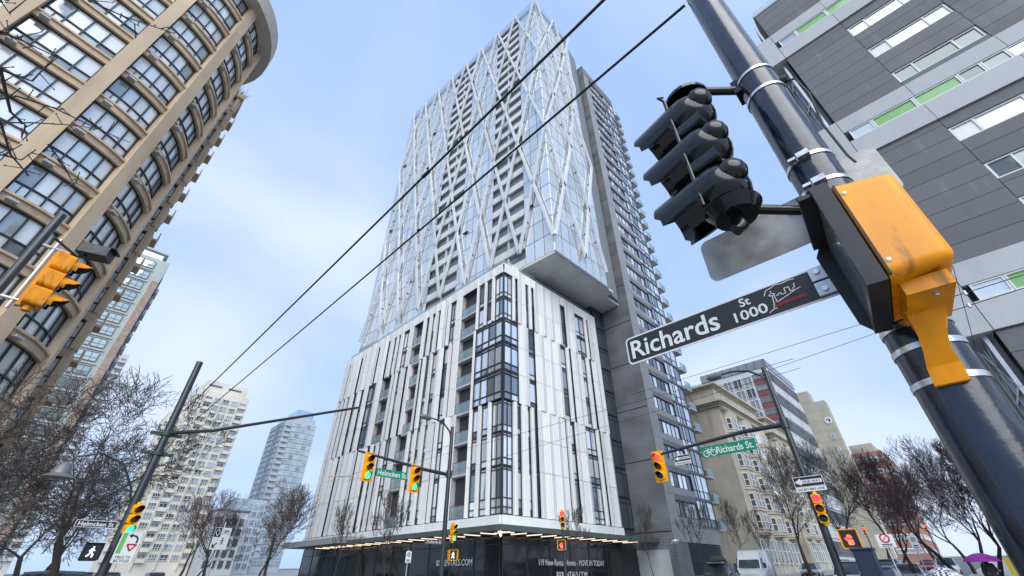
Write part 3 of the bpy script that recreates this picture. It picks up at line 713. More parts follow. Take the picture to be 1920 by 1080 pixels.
# blue glass tower
blue_wall = mat('pale_blue_concrete', (.42,.47,.5), .6, var=.12, vscale=.1)
blue_g = glassmat('blue_glass', (.42,.56,.68), .72); blue_g2 = glassmat('blue_glass_deep', (.2,.29,.36), .6)
BT = block('blue_glass_tower', 'blue glass apartment tower with rounded crown, left of the white podium', 'tower', 74, 91, 250, 273, 72.5, blue_wall)
MB().prism([(79,251),(87,251),(89.5,254),(89.5,266),(79,266)], 'z', 72.5, 79.5).build('crown', blue_g, BT, world=True)
MB().box(76, 90, 250.6, 268, 72.5, 75.2).build('penthouse', blue_wall, BT, world=True)
F = Fac(BT, (74, 250), 0)
grid(F, 3.6, 16.8, 5, 72, 5, 24, .84, .7, lambda w, h, c, r: window_one(w, h, [w*.5], [h*.45], .17, .22, blue_wall if c % 2 else cream_w, blue_g if (r*3+c) % 4 else blue_g2), n=.05)
PM['blb'] = MB().box(0, 3.0, -1.3, -.02, -.12, .1).box(0, 3.0, -1.3, -1.2, .1, 1.0).mesh('balcony', blue_wall)
for k in range(24): F.put('balcony', PM['blb'], .3, 0, 5+2.79*k)
F2 = Fac(BT, (74, 273), rad(-90))
grid(F2, .4, 22.6, 5, 72, 4, 24, .9, .8, lambda w, h, c, r: window_one(w, h, [w*.33, w*.66], [], .14, .18, mid_frame, blue_g if c != 2 else blue_g2))
# lower pale blocks between them
LB = block('pale_office_block', 'low pale office block with dark roof edge, right of the cream tower', 'office building', 42, 52, 185, 200, 20.0, mat('pale_stone', (.5,.52,.54), .7, var=.1))
F = Fac(LB, (42, 185), 0); grid(F, .4, 9.6, 3, 18.4, 4, 5, .6, .7, lambda w, h, c, r: window_one(w, h, [w*.5], [], .12, .15, mid_frame, cg_b))
MB().box(41.6, 52.4, 184.6, 200.4, 20, 20.6).build('roof_edge', mid_frame, LB, world=True)
LB = block('pale_office_block', 'pale blue glass block just left of the blue tower', 'office building', 54, 66, 215, 232, 28.0, mat('pale_blue_panel', (.5,.56,.62), .6, var=.1))
F = Fac(LB, (54, 215), 0); grid(F, .3, 11.7, 3, 27, 5, 8, .8, .7, lambda w, h, c, r: window_one(w, h, [w*.5], [], .12, .15, cream_w, blue_g))
F = Fac(LB, (54, 232), rad(-90)); grid(F, .3, 16.7, 3, 27, 6, 8, .8, .7, lambda w, h, c, r: window_one(w, h, [w*.5], [], .12, .15, cream_w, blue_g))

# ------------------------------------------------------------------ grey building with green panels (right, near)
g_dark = mat('fibre_panel_dark', (.135,.135,.146), .6, var=.16, vscale=1.2, stretch=(1,1,.3), orand=.12, bump=.05, bscale=25, dirt=((.24,.235,.23), 2.2, (1,1,.2), .6, .4)); g_light = mat('fibre_panel_light', (.45,.465,.475), .5, var=.1, vscale=.9, stretch=(1,1,.3), orand=.05)
g_green = mat('green_spandrel', (.2,.47,.15), .3, var=.05, coat=.3); pvc = mat('white_window_frame', (.74,.75,.74), .4, var=.04)
gb_glass = glassmat('grey_building_glass', (.62,.68,.7), .55, .06); gb_glass2 = glassmat('grey_building_glass_dark', (.16,.19,.19), .5)
GX, GY = 26.3, -3.8
GP = thing('grey_panel_building', 'dark grey panelled building with light bands and green window panels, at right', 'building', (GX+8, GY-12, 0))
MB().box(GX+.3, GX+18, GY-30, GY-.3, .1, 41.0).build('wall', core_m, GP, world=True)
F = Fac(GP, (GX, GY), rad(-90))           # u runs away from the far corner, towards -y
GLEN = 30
bandz = [(10.3, 13.8), (22.2, 25.65), (34.05, 37.5)]
# floors of 2.97 m: every fourth one is a light band
vj = [0, 3.55, 7.45, 11.3, 15.2, 19, 23, 26.5, 30]
def gpanel(m, u0, u1, z0, z1, n=0.0): F.box('panel', m, u0+.012, u1-.012, -.14, n, z0+.012, z1-.012)
def rows(z0, z1, m, hs):
    z = z0; i = 0
    out = []
    while z < z1-.05:
        h = min(hs[i % len(hs)], z1-z); out.append((z, z+h)); z += h; i += 1
    return out
floors = [(10.3-2.97, 'd'), (13.8-.45, 'd')]
wz = [1.4, 4.4, 7.4, 14.9, 17.35, 20.3, 26.1, 29.1, 32.05, 38.2]       # sills of window rows in the dark fields
fields = [(0.3, 10.3), (13.8, 22.2), (25.65, 34.05), (37.5, 41.2)]
for (za, zb_) in fields:
    sills = [z for z in wz if za < z < zb_-1.2]
    for ci in range(len(vj)-1):
        u0, u1 = vj[ci], vj[ci+1]
        wcol = ci % 2 == 1
        cuts = [za]
        if wcol:
            for z in sills: cuts += [z, z+1.12]
        cuts.append(zb_)
        for k in range(0, len(cuts)-1):
            if wcol and k % 2 == 1:
                wz0, wz1 = cuts[k], cuts[k+1]; w = u1-u0
                window(F, u0+.02, wz0, w-.04, wz1-wz0, -.17, cols=[.95, w-1.1], t=.09, d=.1, fm=pvc, gm=[gb_glass, gb_glass, gb_glass2, blind_w]); continue
            for r0, r1 in rows(cuts[k], cuts[k+1], g_dark, [1.0, 1.0, .98]): gpanel(g_dark, u0, u1, r0, r1)
for (za, zb_) in bandz:
    for ci in range(len(vj)-1):
        u0, u1 = vj[ci], vj[ci+1]
        gpanel(g_light, u0, u1, za, za+1.45, .12); gpanel(g_light, u0, u1, za+2.3, zb_, .12)
    # continuous ribbon: window, green, green, window, window ...
    u = .25
    for i, (w, k) in enumerate([(1.15,'w'),(2.0,'g'),(1.95,'g'),(.95,'d'),(1.0,'d'),(1.2,'w'),(2.0,'g'),(2.0,'g'),(1.0,'d'),(1.2,'w'),(2.0,'g'),(2.0,'w'),(1.0,'d'),(2.0,'g'),(2.0,'g'),(1.5,'w'),(2.0,'g')]):
        if u+w > 29.5: break
        fr = F.put('window', frame_mesh(w-.02, .85, [], [], .07, .1, pvc), u, -.02, za+1.45)
        F.sub(fr, 'pane', {'w': gb_glass, 'g': g_green, 'd': gb_glass2}[k], .03, w-.05, .01, .03, .03, .82); u += w
    # the band returns as a projecting box past the corner
    FB = Fac(GP, (GX+.0, GY), rad(0))
    wbox('band_return', g_light, GP, GX-.12, GX+2.4, GY+.02, GY+1.05, za, zb_)
# corner side wall: dark recess with steel stair frame
FN = Fac(GP, (GX+18, GY-.3), rad(180))
FN.box('recess_wall', mat('recess_dark_grey', (.07,.072,.072), .6, var=.2), 0, 15.6, 0, .1, .2, 41)
b = MB()
for z in [2+3*k for k in range(13)]:
    b.beam((GX+.5, GY+.35, z), (GX+3.8, GY+.35, z+2.6), .1, .1); b.beam((GX+3.8, GY+.35, z), (GX+.5, GY+.35, z+2.6), .1, .1); b.beam((GX+.3, GY+.35, z), (GX+4, GY+.35, z), .1, .12)
for x in (GX+.4, GX+2.2, GX+3.9): b.beam((x, GY+.35, .2), (x, GY+.35, 40.5), .14, .14)
b.build('stair_frame', galv, GP, world=True)
MB().box(GX-.05, GX+18, GY-30, GY+.1, 41.2, 41.5).build('roof_edge', g_light, GP, world=True)
b = MB()
for i in range(12): b.box(GX+.3, GX+.35, GY-.2-i*2.4, GY-.15-i*2.4, 41.5, 42.4)
b.box(GX+.3, GX+.35, GY-28, GY-.1, 42.35, 42.42); b.build('roof_rail', galv, GP, world=True)

# ------------------------------------------------------------------ buildings along the right-hand street
sand = mat('sandstone_render', (.5,.46,.38), .75, dirt=((.24,.21,.16), .9, (1,1,.12), .54, .5), var=.18, vscale=.4); sand_t = mat('sandstone_trim', (.52,.47,.37), .7, var=.14, vscale=.7)
her_g = glassmat('sash_glass', (.2,.22,.23), .5)
HB = thing('heritage_apartment_building', 'cream old apartment building with bay windows and deep cornices', 'apartment building', (90, 32, gz(90, 23)))
HF = 23.0
def her_block(x0, x1, zt):
    zb = gz(x0, HF)
    MB().box(x0, x1, HF, HF+17, zb, zt).build('wall', sand, HB, world=True)
    for (o, z0, z1) in ((.35, zt-3.6, zt-3.25), (.75, zt-3.25, zt-3.0), (1.15, zt-3.0, zt-2.75)): wbox('cornice', sand_t, HB, x0-o, x1+o, HF-o, HF+16, z0, z1)
    for (o, z0, z1) in ((.25, zt-.3, zt), (.8, zt, zt+.3)): wbox('parapet', sand_t, HB, x0-o, x1+o*.5, HF-o, HF+16, z0, z1)
    n = int((x1-x0)/.9)
    for i in range(n): wbox('corbel', sand_t, HB, x0+.2+i*.9, x0+.5+i*.9, HF-.9, HF-.02, zt-3.6-.45, zt-3.6-.01)
    F = Fac(HB, (x0, HF), 0); L = x1-x0; nb = max(2, round(L/6.0)); bw = L/nb
    nf = 6; z00 = zb+5.4; fh = (zt-4.4-z00)/nf
    for b_ in range(nb):
        u = b_*bw+bw*.18; w = bw*.62; d = 1.0
        poly = [(u, 0.0), (u+.7, -d), (u+w-.7, -d), (u+w, 0.0)]
        F.put('bay', MB().prism(poly, 'z', z00-.6, zt-4.2).mesh('bay', sand), 0, 0, 0)
        for f in range(nf):
            z = z00+f*fh
            F.put('sill_band', MB().prism([(u-.12, -.02), (u+.62, -d-.12), (u+w-.62, -d-.12), (u+w+.12, -.02)], 'z', z-.35, z-.08).mesh('sill_band', sand_t), 0, 0, 0)
            ww = (w-1.5)/2-.1
            for k in range(2): F.put('window', window_one(ww, fh*.66, [], [fh*.33], .1, .14, pvc, her_g), u+.78+k*(ww+.15), d+.02, z+.1)
            for side in (0, 1):
                me = window_one(.75, fh*.66, [], [fh*.33], .09, .12, pvc, her_g)
                a = math.atan2(-d, .7) if side == 0 else math.atan2(d, .7)
                P = F.P(u+.13, .2, z+.1) if side == 0 else F.P(u+w-.62, d*.9, z+.1)
                put('window', me, HB, True, P, a)
            if b_ < nb-1 or True:
                F.put('window', window_one(.9, fh*.62, [], [fh*.31], .09, .12, pvc, her_g), b_*bw+bw*.86, .06, z+.15)
        for k in range(3): F.put('window', window_one(bw*.2, 2.9, [], [1.6], .1, .14, pvc, her_g), b_*bw+bw*(.1+.29*k), .06, zb+1.4)
    for f in range(7):
        F.put('window', window_one(.8, 1.0, [], [], .08, .12, pvc, her_g), 1+f*(L-2)/7, .06, zt-2.2)
her_block(71.0, 91.0, 27.6)
her_block(95.5, 112.0, 27.2)
MB().box(91, 95.5, HF+5, HF+17, gz(91,23), 25).build('court_wall', sand, HB, world=True)
# white and red panelled glass tower behind
rw_wall = mat('white_tower_panel', (.6,.62,.64), .5, var=.08); red_p = mat('red_brick_panel', (.2,.075,.07), .6, var=.2)
rw_g = glassmat('grey_tower_glass', (.58,.63,.68), .6); rw_g2 = glassmat('grey_tower_glass_dark', (.2,.22,.25), .55)
RW = block('red_white_glass_tower', 'glass tower with white grid and dark red panels behind the cream building', 'tower', 115, 139, 23, 39.6, 44.8, rw_wall)
F = Fac(RW, (115, 39.6), rad(-90))
grid(F, .2, 12.6, 4, 43.6, 5, 13, .86, .84, lambda w, h, c, r: window_one(w, h, [w*.55], [], .12, .2, rw_wall, rw_g if (c+r) % 3 else rw_g2))
for r in range(13): F.box('red_panel', red_p, 12.8, 16.5, 0, .15, 4+3.046*r+.1, 4+3.046*r+1.5); F.put('window', window_one(3.5, 1.3, [1.2,2.4], [], .1, .14, mid_frame, rw_g), 12.9, .08, 4+3.046*r+1.6)
F.box('roof_screen', rw_g, 0, 16.6, 0, .2, 44.8, 46.9)
for i in range(9): F.box('screen_post', mid_frame, i*2.05, i*2.05+.12, .2, .28, 44.8, 46.9)
F = Fac(RW, (115, 23), 0)
grid(F, .1, 23.9, 4, 44, 9, 13, .94, .82, lambda w, h, c, r: window_one(w, h, [w*.33, w*.66], [h*.3], .14, .2, rw_wall if r % 2 else mid_frame, rw_g if (c*5+r*3) % 4 else rw_g2))
F.box('roof_screen', rw_g2, 0, 24, 0, .2, 44.8, 46.9)
# beige slab tower with the round emblem
slabb = mat('beige_slab_concrete', (.42,.39,.31), .75, var=.12, vscale=.3, stripe=((0,0,1), 3.0, .9))
BS = block('beige_slab_tower', 'beige windowless slab tower with round white emblem near its top', 'tower', 155, 159, 19.1, 24.4, 45.0, slabb)
MB().box(154.6, 159.5, 22.4, 26.5, gz(155,20), 48.6).build('stair_tower', slabb, BS, world=True)
F = Fac(BS, (155, 24.4), rad(-90))
em = F.put('emblem', MB().lathe([(0,.06),(.95,.06),(.95,-.1)], 24, (0,0,0), (0,-1,0)).mesh('emblem', pvc), 4.2, .12, 39.0)
put('emblem_mark', MB().lathe([(.28,.09),(.55,.09)], 18, (0,0,0), (0,-1,0), (.6, 5.6)).box(-.05,.45,-.1,-.07,-.1,.1).mesh('emblem_mark', dark_frame), em)
for k in range(6): F.put('window', window_one(.9, 1.3, [], [], .1, .14, pvc, rw_g), 3.2, .06, 33.8-3.6*k)
MB().tube([(157, 22, 48), (157, 22, 53)], .08, 5).build('antenna', galv, BS, world=True)
# brick office building
brk = mat('orange_brick', (.36,.19,.145), .75, var=.2, vscale=.8, stripe=((0,0,1), .45, .86))
BK = block('brick_office_building', 'red brick office building with white window ribbons at the street end', 'office building', 200, 235, 15.0, 23.8, 37.0, brk)
MB().box(203, 232, 17, 24, 37, 40.4).build('penthouse', slabb, BK, world=True)
F = Fac(BK, (200, 23.8), rad(-90))
rib = mat('ribbon_white', (.68,.69,.7), .5, var=.08)
for r in range(8):
    z = 33.6-3.9*r
    F.box('ribbon', rib, .5, 7.0, 0, .1, z, z+1.5); F.put('window', window_one(6.4, .9, [1.6,3.2,4.8], [], .08, .12, rib, rw_g), .55, .11, z+.35)
    F.box('ribbon', rib, 7.5, 8.6, 0, .1, z, z+1.3)
F = Fac(BK, (200, 15.0), 0)
for r in range(8):
    for k in range(4): F.put('window', window_one(7.6, 1.5, [1.9,3.8,5.7], [], .1, .14, rib, rw_g), .6+8.5*k, .06, 33.4-3.9*r)
# ------------------------------------------------------------------ poles, signals, signs, wires
navy = mat('pole_navy_paint', (.010,.016,.036), .2, var=.45, vscale=9, coat=.35, bump=.08, bscale=35, dirt=((.055,.06,.07), 22, (1,1,.25), .6, .7))
navy2 = mat('pole_dark_paint', (.022,.028,.036), .35, var=.2, vscale=3, coat=.3)
yel = mat('signal_yellow', (.9,.42,.004), .45, var=.1, vscale=4, spec=.3)
orange = mat('signal_orange', (.9,.325,.0), .4, var=.3, vscale=7, stretch=(1,1,.35), coat=.12, bump=.03, bscale=45, spec=.35, dirt=((.16,.07,.01), 16, (1,1,.35), .58, .75))
blk = mat('signal_black_gloss', (.006,.006,.007), .13, var=.3, vscale=9, spec=.45, coat=.15)
blk2 = mat('signal_black_matt', (.02,.02,.021), .45, var=.2, vscale=6)
sign_white = mat('sign_white', (.75,.76,.76), .4, var=.06); sign_black = mat('sign_black', (.02,.021,.02), .4, var=.08)
sign_green = mat('sign_green', (.0,.25,.13), .4, var=.06); sign_alu = mat('sign_aluminium', (.5,.5,.49), .45, .55, var=.25, vscale=7)
sign_red = mat('sign_red', (.45,.03,.03), .4, var=.05)
lens_off_r = mat('lens_red_off', (.09,.008,.008), .25, var=.1); lens_off_y = mat('lens_amber_off', (.1,.04,.004), .25, var=.1); lens_off_g = mat('lens_green_off', (.006,.05,.035), .25, var=.1)
lens_r = mat('lens_red_lit', (.9,.05,.03), .4, var=0, emit=(1,.03,.035), estr=2.6); lens_g = mat('lens_green_lit', (.1,.9,.4), .4, var=0, emit=(.03,1,.32), estr=1.7)
hand_m = mat('hand_lit', (.9,.1,.05), .4, var=0, emit=(1,.08,.04), estr=2.5); walk_m = mat('walk_lit', (.9,.9,.9), .4, var=0, emit=(1,1,1), estr=1.4)
screen_m = mat('ped_screen', (.02,.02,.022), .15, var=.1)
wire_m = mat('wire_black', (.012,.012,.013), .5, var=0)
lum_m = mat('luminaire_grey', (.17,.175,.18), .4, .3, var=.1)

def arc_pts(p, q, rise, n=10):
    p, q = Vector(p), Vector(q)
    return [p.lerp(q, math.sin(t*math.pi/2)) * 1.0 + Vector((0,0,0)) if False else Vector((p.x+(q.x-p.x)*math.sin(t*math.pi/2), p.y+(q.y-p.y)*math.sin(t*math.pi/2), p.z+(q.z-p.z+rise)*(1-math.cos(t*math.pi/2)) - rise*t*t*0)) for t in [i/n for i in range(n+1)]]

def signal_head(label, loc, rz, lit=None, sec=.36, board=True, colour=None, group='traffic lights at the crossing', tilt=0):
    """three-section head, bottom centre at loc, facing local -y"""
    colour = colour or yel
    t = thing('traffic_light', label, 'traffic light', loc, rz, group); t.rotation_euler = (0, tilt, rz)
    H = sec*3; w = sec*1.0
    if board: MB().rrect(w+.2, H+.18, .07, .05, .065, 0, H/2).build('backboard', colour, t)
    hb = MB()
    for k in range(3): hb.rrect(w-.02, sec-.015, .05, -.02, .2, 0, sec*(k+.5), 3)
    hb.box(-.05, .05, .19, .24, -.03, H+.03); hb.lathe([(0,H+.08),(.06,H+.07),(.07,H-.01)], 8, (0,.1,0)); hb.lathe([(.07,.01),(.06,-.07),(0,-.08)], 8, (0,.1,0))
    hb.build('housing', colour, t)
    offs = [lens_off_g, lens_off_y, lens_off_r]; on = {'g': 0, 'y': 1, 'r': 2}
    R = sec*.41
    for k in range(3):
        zc = sec*(k+.5)
        m = offs[k]
        if lit is not None and on[lit] == k: m = [lens_g, lens_r, lens_r][k]
        MB().lathe([(0,.05),(R*.5,.045),(R*.85,.028),(R,.012)], 18, (0,-.01,zc), (0,-1,0)).build('lens', m, t, True)
        v = MB(); n = 16; L = sec*.72
        ring = []
        for i in range(n+1):
            a = rad(-32) + rad(244)*i/n; cx, cz = math.cos(a)*R*1.08, math.sin(a)*R*1.08
            ln = L*(.35+.65*max(0, math.sin(a))**.6) if math.sin(a) > 0 else L*.3
            ring.append((cx, cz, ln))
        vs = []; fs = []
        for r_ in (1.0, .93):
            for (cx, cz, ln) in ring: vs += [(cx*r_, -.02, zc+cz*r_), (cx*r_, -.02-ln, zc+cz*r_-ln*.1)]
        N = (n+1)*2
        for i in range(n):
            a = i*2; fs += [(a, a+1, a+3, a+2), (N+a+2, N+a+3, N+a+1, N+a), (a+1, N+a+1, N+a+3, a+3)]
        v.add(vs, fs); vo = v.build('visor', [colour, blk2], t)
        me = vo.data
        me.materials.clear(); me.materials.append(colour); me.materials.append(blk2)
        for p in me.polygons:
            ii = [i % (2*N) for i in p.vertices]; p.material_index = 1 if all(i >= N for i in p.vertices) else 0
    return t
def ped_head(label, loc, rz, kind, shell, s=.42, group='pedestrian signals at the crossing'):
    t = thing('pedestrian_signal', label, 'crossing signal', loc, rz, group)
    MB().rrect(s, s*1.05, .05, -.02, .2, 0, s/2).build('housing', shell, t)
    v = MB()
    for (x0,x1,z0,z1) in ((-s/2,s/2,s*1.0,s*1.03),(-s/2-.01,-s/2+.015,.02,s*1.0),(s/2-.015,s/2+.01,.02,s*1.0)): v.box(x0,x1,-.16,-.021,z0,z1)
    v.build('visor', shell, t)
    MB().rrect(s*.86, s*.88, .03, -.035, -.021, 0, s/2).build('screen', screen_m, t)
    b = MB(); y0, y1 = -.045, -.036; c = s/2
    if kind == 'hand':
        b.rrect(s*.3, s*.3, .03, y0, y1, 0, c-.07*s/.42)
        for i, (x, h) in enumerate(((-.105,.16),(-.035,.2),(.035,.19),(.105,.14))): b.rrect(s*.055*1.1, h*s, .01, y0, y1, x*s, c+.06*s+h*s/2-.01)
        b.beam((-.14*s, (y0+y1)/2, c-.08*s), (-.26*s, (y0+y1)/2, c+.06*s), .009, .055*s, (1,0,1)); b.build('hand_symbol', hand_m, t)
    elif kind == 'walk':
        b.lathe([(0,0),(.05*s,0)], 10, (.02*s, y0, c+.27*s), (0,-1,0))
        for p, q, w in (((.0,.2),(-.02,-.04),.12),((-.02,-.02),(.12,-.16),.08),((.12,-.16),(.1,-.32),.07),((-.02,-.02),(-.1,-.18),.08),((-.1,-.18),(-.2,-.28),.07),((0,.18),(.14,.06),.06),((0,.18),(-.14,.04),.06)):
            b.beam((p[0]*s, y0, c+p[1]*s), (q[0]*s, y0, c+q[1]*s), w*s, .01, (0,1,0))
        b.build('walk_symbol', walk_m, t)
    return t
def plate(name, label, cat, loc, rz, w, h, m, border=None, r=.03, group=None, th=.004, tilt=0):
    t = thing(name, label, cat, loc, rz, group); t.rotation_euler = (0, tilt, rz)
    if border: MB().rrect(w, h, r, 0, th).build('plate', border, t); MB().rrect(w-.035*min(1, h/.3), h-.035*min(1, h/.3), r*.8, -.002, 0.0).build('face', m, t)
    else: MB().rrect(w, h, r, 0, th).build('plate', m, t)
    return t
def letters(t, body, x, z, size, m, width=None, name='lettering', y=-.0045, align='LEFT'):
    return put(name, text_mesh(body, size, m, .0012, align, width), t, False, (x, y, z))
def bike(t, x, z, s, m, name='bicycle_symbol'):
    b = MB(); y = -.004
    for cx in (-.3, .3):
        b.lathe([(.2*s,0),(.26*s,0)], 18, (x+cx*s, y, z), (0,-1,0))
    for p, q in (((-.3,0),(-.1,.28)),((-.1,.28),(.2,.28)),((.2,.28),(.0,.0)),((0,0),(-.1,.28)),((0,0),(-.3,0)),((.3,0),(.18,.38)),((.18,.38),(.28,.4)),((-.1,.28),(-.13,.36)),((-.2,.36),(-.06,.36))):
        b.beam((x+p[0]*s, y, z+p[1]*s), (x+q[0]*s, y, z+q[1]*s), .05*s, .002, (0,1,0))
    b.build(name, m, t)

# ---- near pole with black signal head, orange crossing signal and street sign
NP = thing('signal_pole', 'thick glossy navy signal pole in the right foreground', 'pole', (2.1, -.12, .13))
MB().tube([(0,0,0),(0,0,.25),(0,0,.26),(0,0,7.6)], [.17,.17,.108,.1], 40).build('shaft', navy, NP, True)
MB().lathe([(0,.12),(.14,.1),(.24,.03),(.24,0)], 24).build('base_cover', navy, NP, True)
def zt(tn, D=2.0): return CAMZ - .13 + tn*D
for k, tn in enumerate((1.29, 1.19, .87, .775, .72, .385, .34, .275)):
    z = zt(tn, 1.995); b = MB(); b.lathe([(.1055,-.011),(.1095,-.011),(.1095,.011),(.1055,.011)], 40, (0,0,z))
    if k in (2, 3): b.box(-.135,-.1, -.02,.035, z-.016, z+.016); b.box(-.128,-.1,.04,.075, z-.008, z+.008)
    b.build('steel_band', steel_band, NP, True)
# cable entry and hanging cable
MB().tube([(.02,-.1,zt(1.22)),(.0,-.16,zt(1.2)),(-.02,-.17,zt(1.1)),(.0,-.14,zt(.98)),(.03,-.15,zt(.86)),(.03,-.16,zt(.83))], .006, 6).build('cable', wire_m, NP, True)
MB().lathe([(0,.03),(.024,.025),(.028,0),(.02,-.02)], 12, (.0,-.105,zt(1.22)), (0,-1,0)).build('cable_gland', blk2, NP, True)
for tn0, tn1 in ((1.255, 1.335), (.725, .79)):
    z0 = zt(tn0, 2.05); z1 = z0+.02
    MB().tube([(-.02,.10,z0),(-.06,.15,z0),(-.16,.27,z1),(-.22,.36,z1)], [.032,.026,.026,.032], 12).box(-.06,.06,.085,.125,z0-.06,z0+.06).build('bracket_arm', blk, NP, True)

# black head seen from behind
BH = thing('traffic_light', 'glossy black signal head seen from behind on the near pole', 'traffic light', (1.86, .27, 3.1), rad(180-8), None)
SEC = .325
for k in range(3):
    zc = SEC*(k+.5)
    b = MB()
    # local -y is the facing side; the back bulges towards +y
    b.lathe([(.148,-.06),(.152,-.05),(.152,.02),(.142,.06),(.12,.095),(.08,.125),(.045,.138),(0,.142)], 28, (0,0,zc), (0,1,0))
    b.build('section', blk, BH, True)
    MB().lathe([(.074,-.03),(.077,.0),(.07,.035),(.05,.06),(.02,.073),(0,.075)], 22, (.06,.095,zc+.02), (.45,1,.05)).build('lamp_cap', blk, BH, True)
    MB().lathe([(.148,-.02),(.09,-.045),(0,-.05)], 22, (0,-.04,zc), (0,1,0)).build('lens', [lens_off_g, lens_off_y, lens_off_r][k], BH, True)
    v = MB(); n = 22; vs = []; fs = []
    for r_ in (.15, .144):
        for i in range(n+1):
            a = rad(-70)+rad(320)*i/n; sa = math.sin(a)
            L = .27 if sa > -.15 else (.24 if sa > -.55 else .13)
            for yy, dr in ((-.055, 0), (-.055-L, 0)): vs.append((math.cos(a)*r_, yy, zc+sa*r_ + (yy+.055)*.13))
    N = (n+1)*2
    for i in range(n):
        a = 2*i; fs += [(a,a+1,a+3,a+2),(N+a+2,N+a+3,N+a+1,N+a),(a+1,N+a+1,N+a+3,a+3)]
    v.add(vs, fs).build('visor', blk, BH, True)
for k in range(1, 3): MB().rrect(.25, .09, .02, -.05, .09, 0, SEC*k).build('coupling', blk, BH, True)
MB().lathe([(.135,0),(.135,.025),(.1,.04),(0,.045)], 24, (0,.02,SEC*3-.01)).build('end_cap', blk, BH, True); MB().lathe([(0,-.05),(.1,-.04),(.135,0.02)], 24, (0,.02,.0)).build('end_cap', blk, BH, True)
b = MB(); b.tube([(.132,-.06,.03),(.132,-.06,SEC*3-.02)], .012, 10)
for k in range(4):
    z = .05+k*(SEC*3-.06)/3
    b.tube([(.13,-.06,z),(.175,-.075,z+.02)], .008, 6); b.tube([(.135,-.055,z+.04),(.172,-.08,z+.025)], .006, 6)
b.build('hinge_rod', blk, BH, True)
MB().tube([(0,.02,SEC*3+.03),(0,.02,SEC*3+.09)], .035, 12).tube([(0,.02,-.02),(0,.02,-.1),(.02,.0,-.12)], [.035,.035,.03], 12).build('end_fitting', blk, BH, True)

# orange crossing signal
OP = thing('pedestrian_signal', 'large orange crossing signal housing strapped to the near pole', 'crossing signal', (1.8, -.16, 2.37), rad(186))
dep = .175; wd = .4; hh = .43
bm = bmesh.new(); bmesh.ops.create_cube(bm, size=1)
for v in bm.verts: v.co = Vector((v.co.x*wd, v.co.y*dep + .1*dep, v.co.z*hh + hh/2))
for v in bm.verts:
    if v.co.y > 0: v.co.x *= .88; v.co.z = hh/2 + (v.co.z-hh/2)*.9
bmesh.ops.bevel(bm, geom=[e for e in bm.edges if all(v.co.y > 0 for v in e.verts) or abs(e.verts[0].co.y-e.verts[1].co.y) > .05], offset=.04, segments=5, affect='EDGES', profile=.6)
me = bpy.data.meshes.new('housing'); bm.to_mesh(me); bm.free(); me.materials.append(orange); me.polygons.foreach_set('use_smooth', [True]*len(me.polygons)); me.set_sharp_from_angle(angle=rad(50))
put('housing', me, OP)
b = MB()
for zz in (.06, hh-.06): b.lathe([(0,.006),(.007,.005),(.009,0)], 8, (wd/2-.004, -.05, zz), (1,0,0))
b.build('screw', steel_band, OP)
MB().box(wd/2-.012, wd/2+.003, -.068, -.062, .01, hh-.01).build('seam', blk2, OP)
b = MB()
for (x0,x1,z0,z1) in ((-wd/2-.012,wd/2+.012,hh-.012,hh+.012),(-wd/2-.012,wd/2+.012,-.012,.016),(-wd/2-.012,-wd/2+.022,.016,hh-.012),(wd/2-.022,wd/2+.012,.016,hh-.012)): b.box(x0,x1,-.135,-.079,z0,z1)
b.build('door_frame', blk2, OP)
b = MB(); vp = [(-.135,.0),(-.135,hh),(-.15,hh+.01),(-.185,hh-.05),(-.165,.04)]; b.prism(vp, 'x', -wd/2-.006, -wd/2+.008); b.box(-wd/2+.008, wd/2-.008, -.18,-.135, hh-.012, hh+.004)
b.build('visor', blk2, OP)
MB().rrect(wd-.05, hh-.05, .02, -.128, -.1, 0, hh/2).build('screen', mat('ped_lens_grey', (.22,.24,.24), .12, var=.1, coat=.6), OP)
Ri = Matrix.Rotation(-rad(186), 3, 'Z'); ol = Vector((1.8, -.16, 2.37))
def in_op(p): return Ri @ (Vector(p)-ol)
b = MB(); b.box(-.13, .13, -.05, .07, -.045, .006)
ring = [(1.87,-.16,2.34,.055,.05),(1.91,-.145,2.28,.038,.03),(1.955,-.13,2.22,.036,.026),(1.978,-.125,2.18,.044,.016),(1.985,-.12,2.12,.046,.012)]
vs = []; fs = []
for (x_, y_, z_, hw_, th_) in ring: vs += [in_op((x_-th_, y_-hw_, z_)), in_op((x_-th_, y_+hw_, z_)), in_op((x_+th_, y_+hw_, z_)), in_op((x_+th_, y_-hw_, z_))]
for i in range(len(ring)-1):
    for k in range(4): fs.append((i*4+k, i*4+(k+1) % 4, i*4+4+(k+1) % 4, i*4+4+k))
fs += [(0,1,2,3), (19,18,17,16)]; b.add(vs, fs); b.build('mount_bracket', orange, OP)
b = MB(); b.tube([(.1,.02,.0),(.1,.02,-.06)], .007, 8); b.tube([(-.1,.02,.0),(-.1,.02,-.06)], .007, 8); b.build('bolt', steel_band, OP)

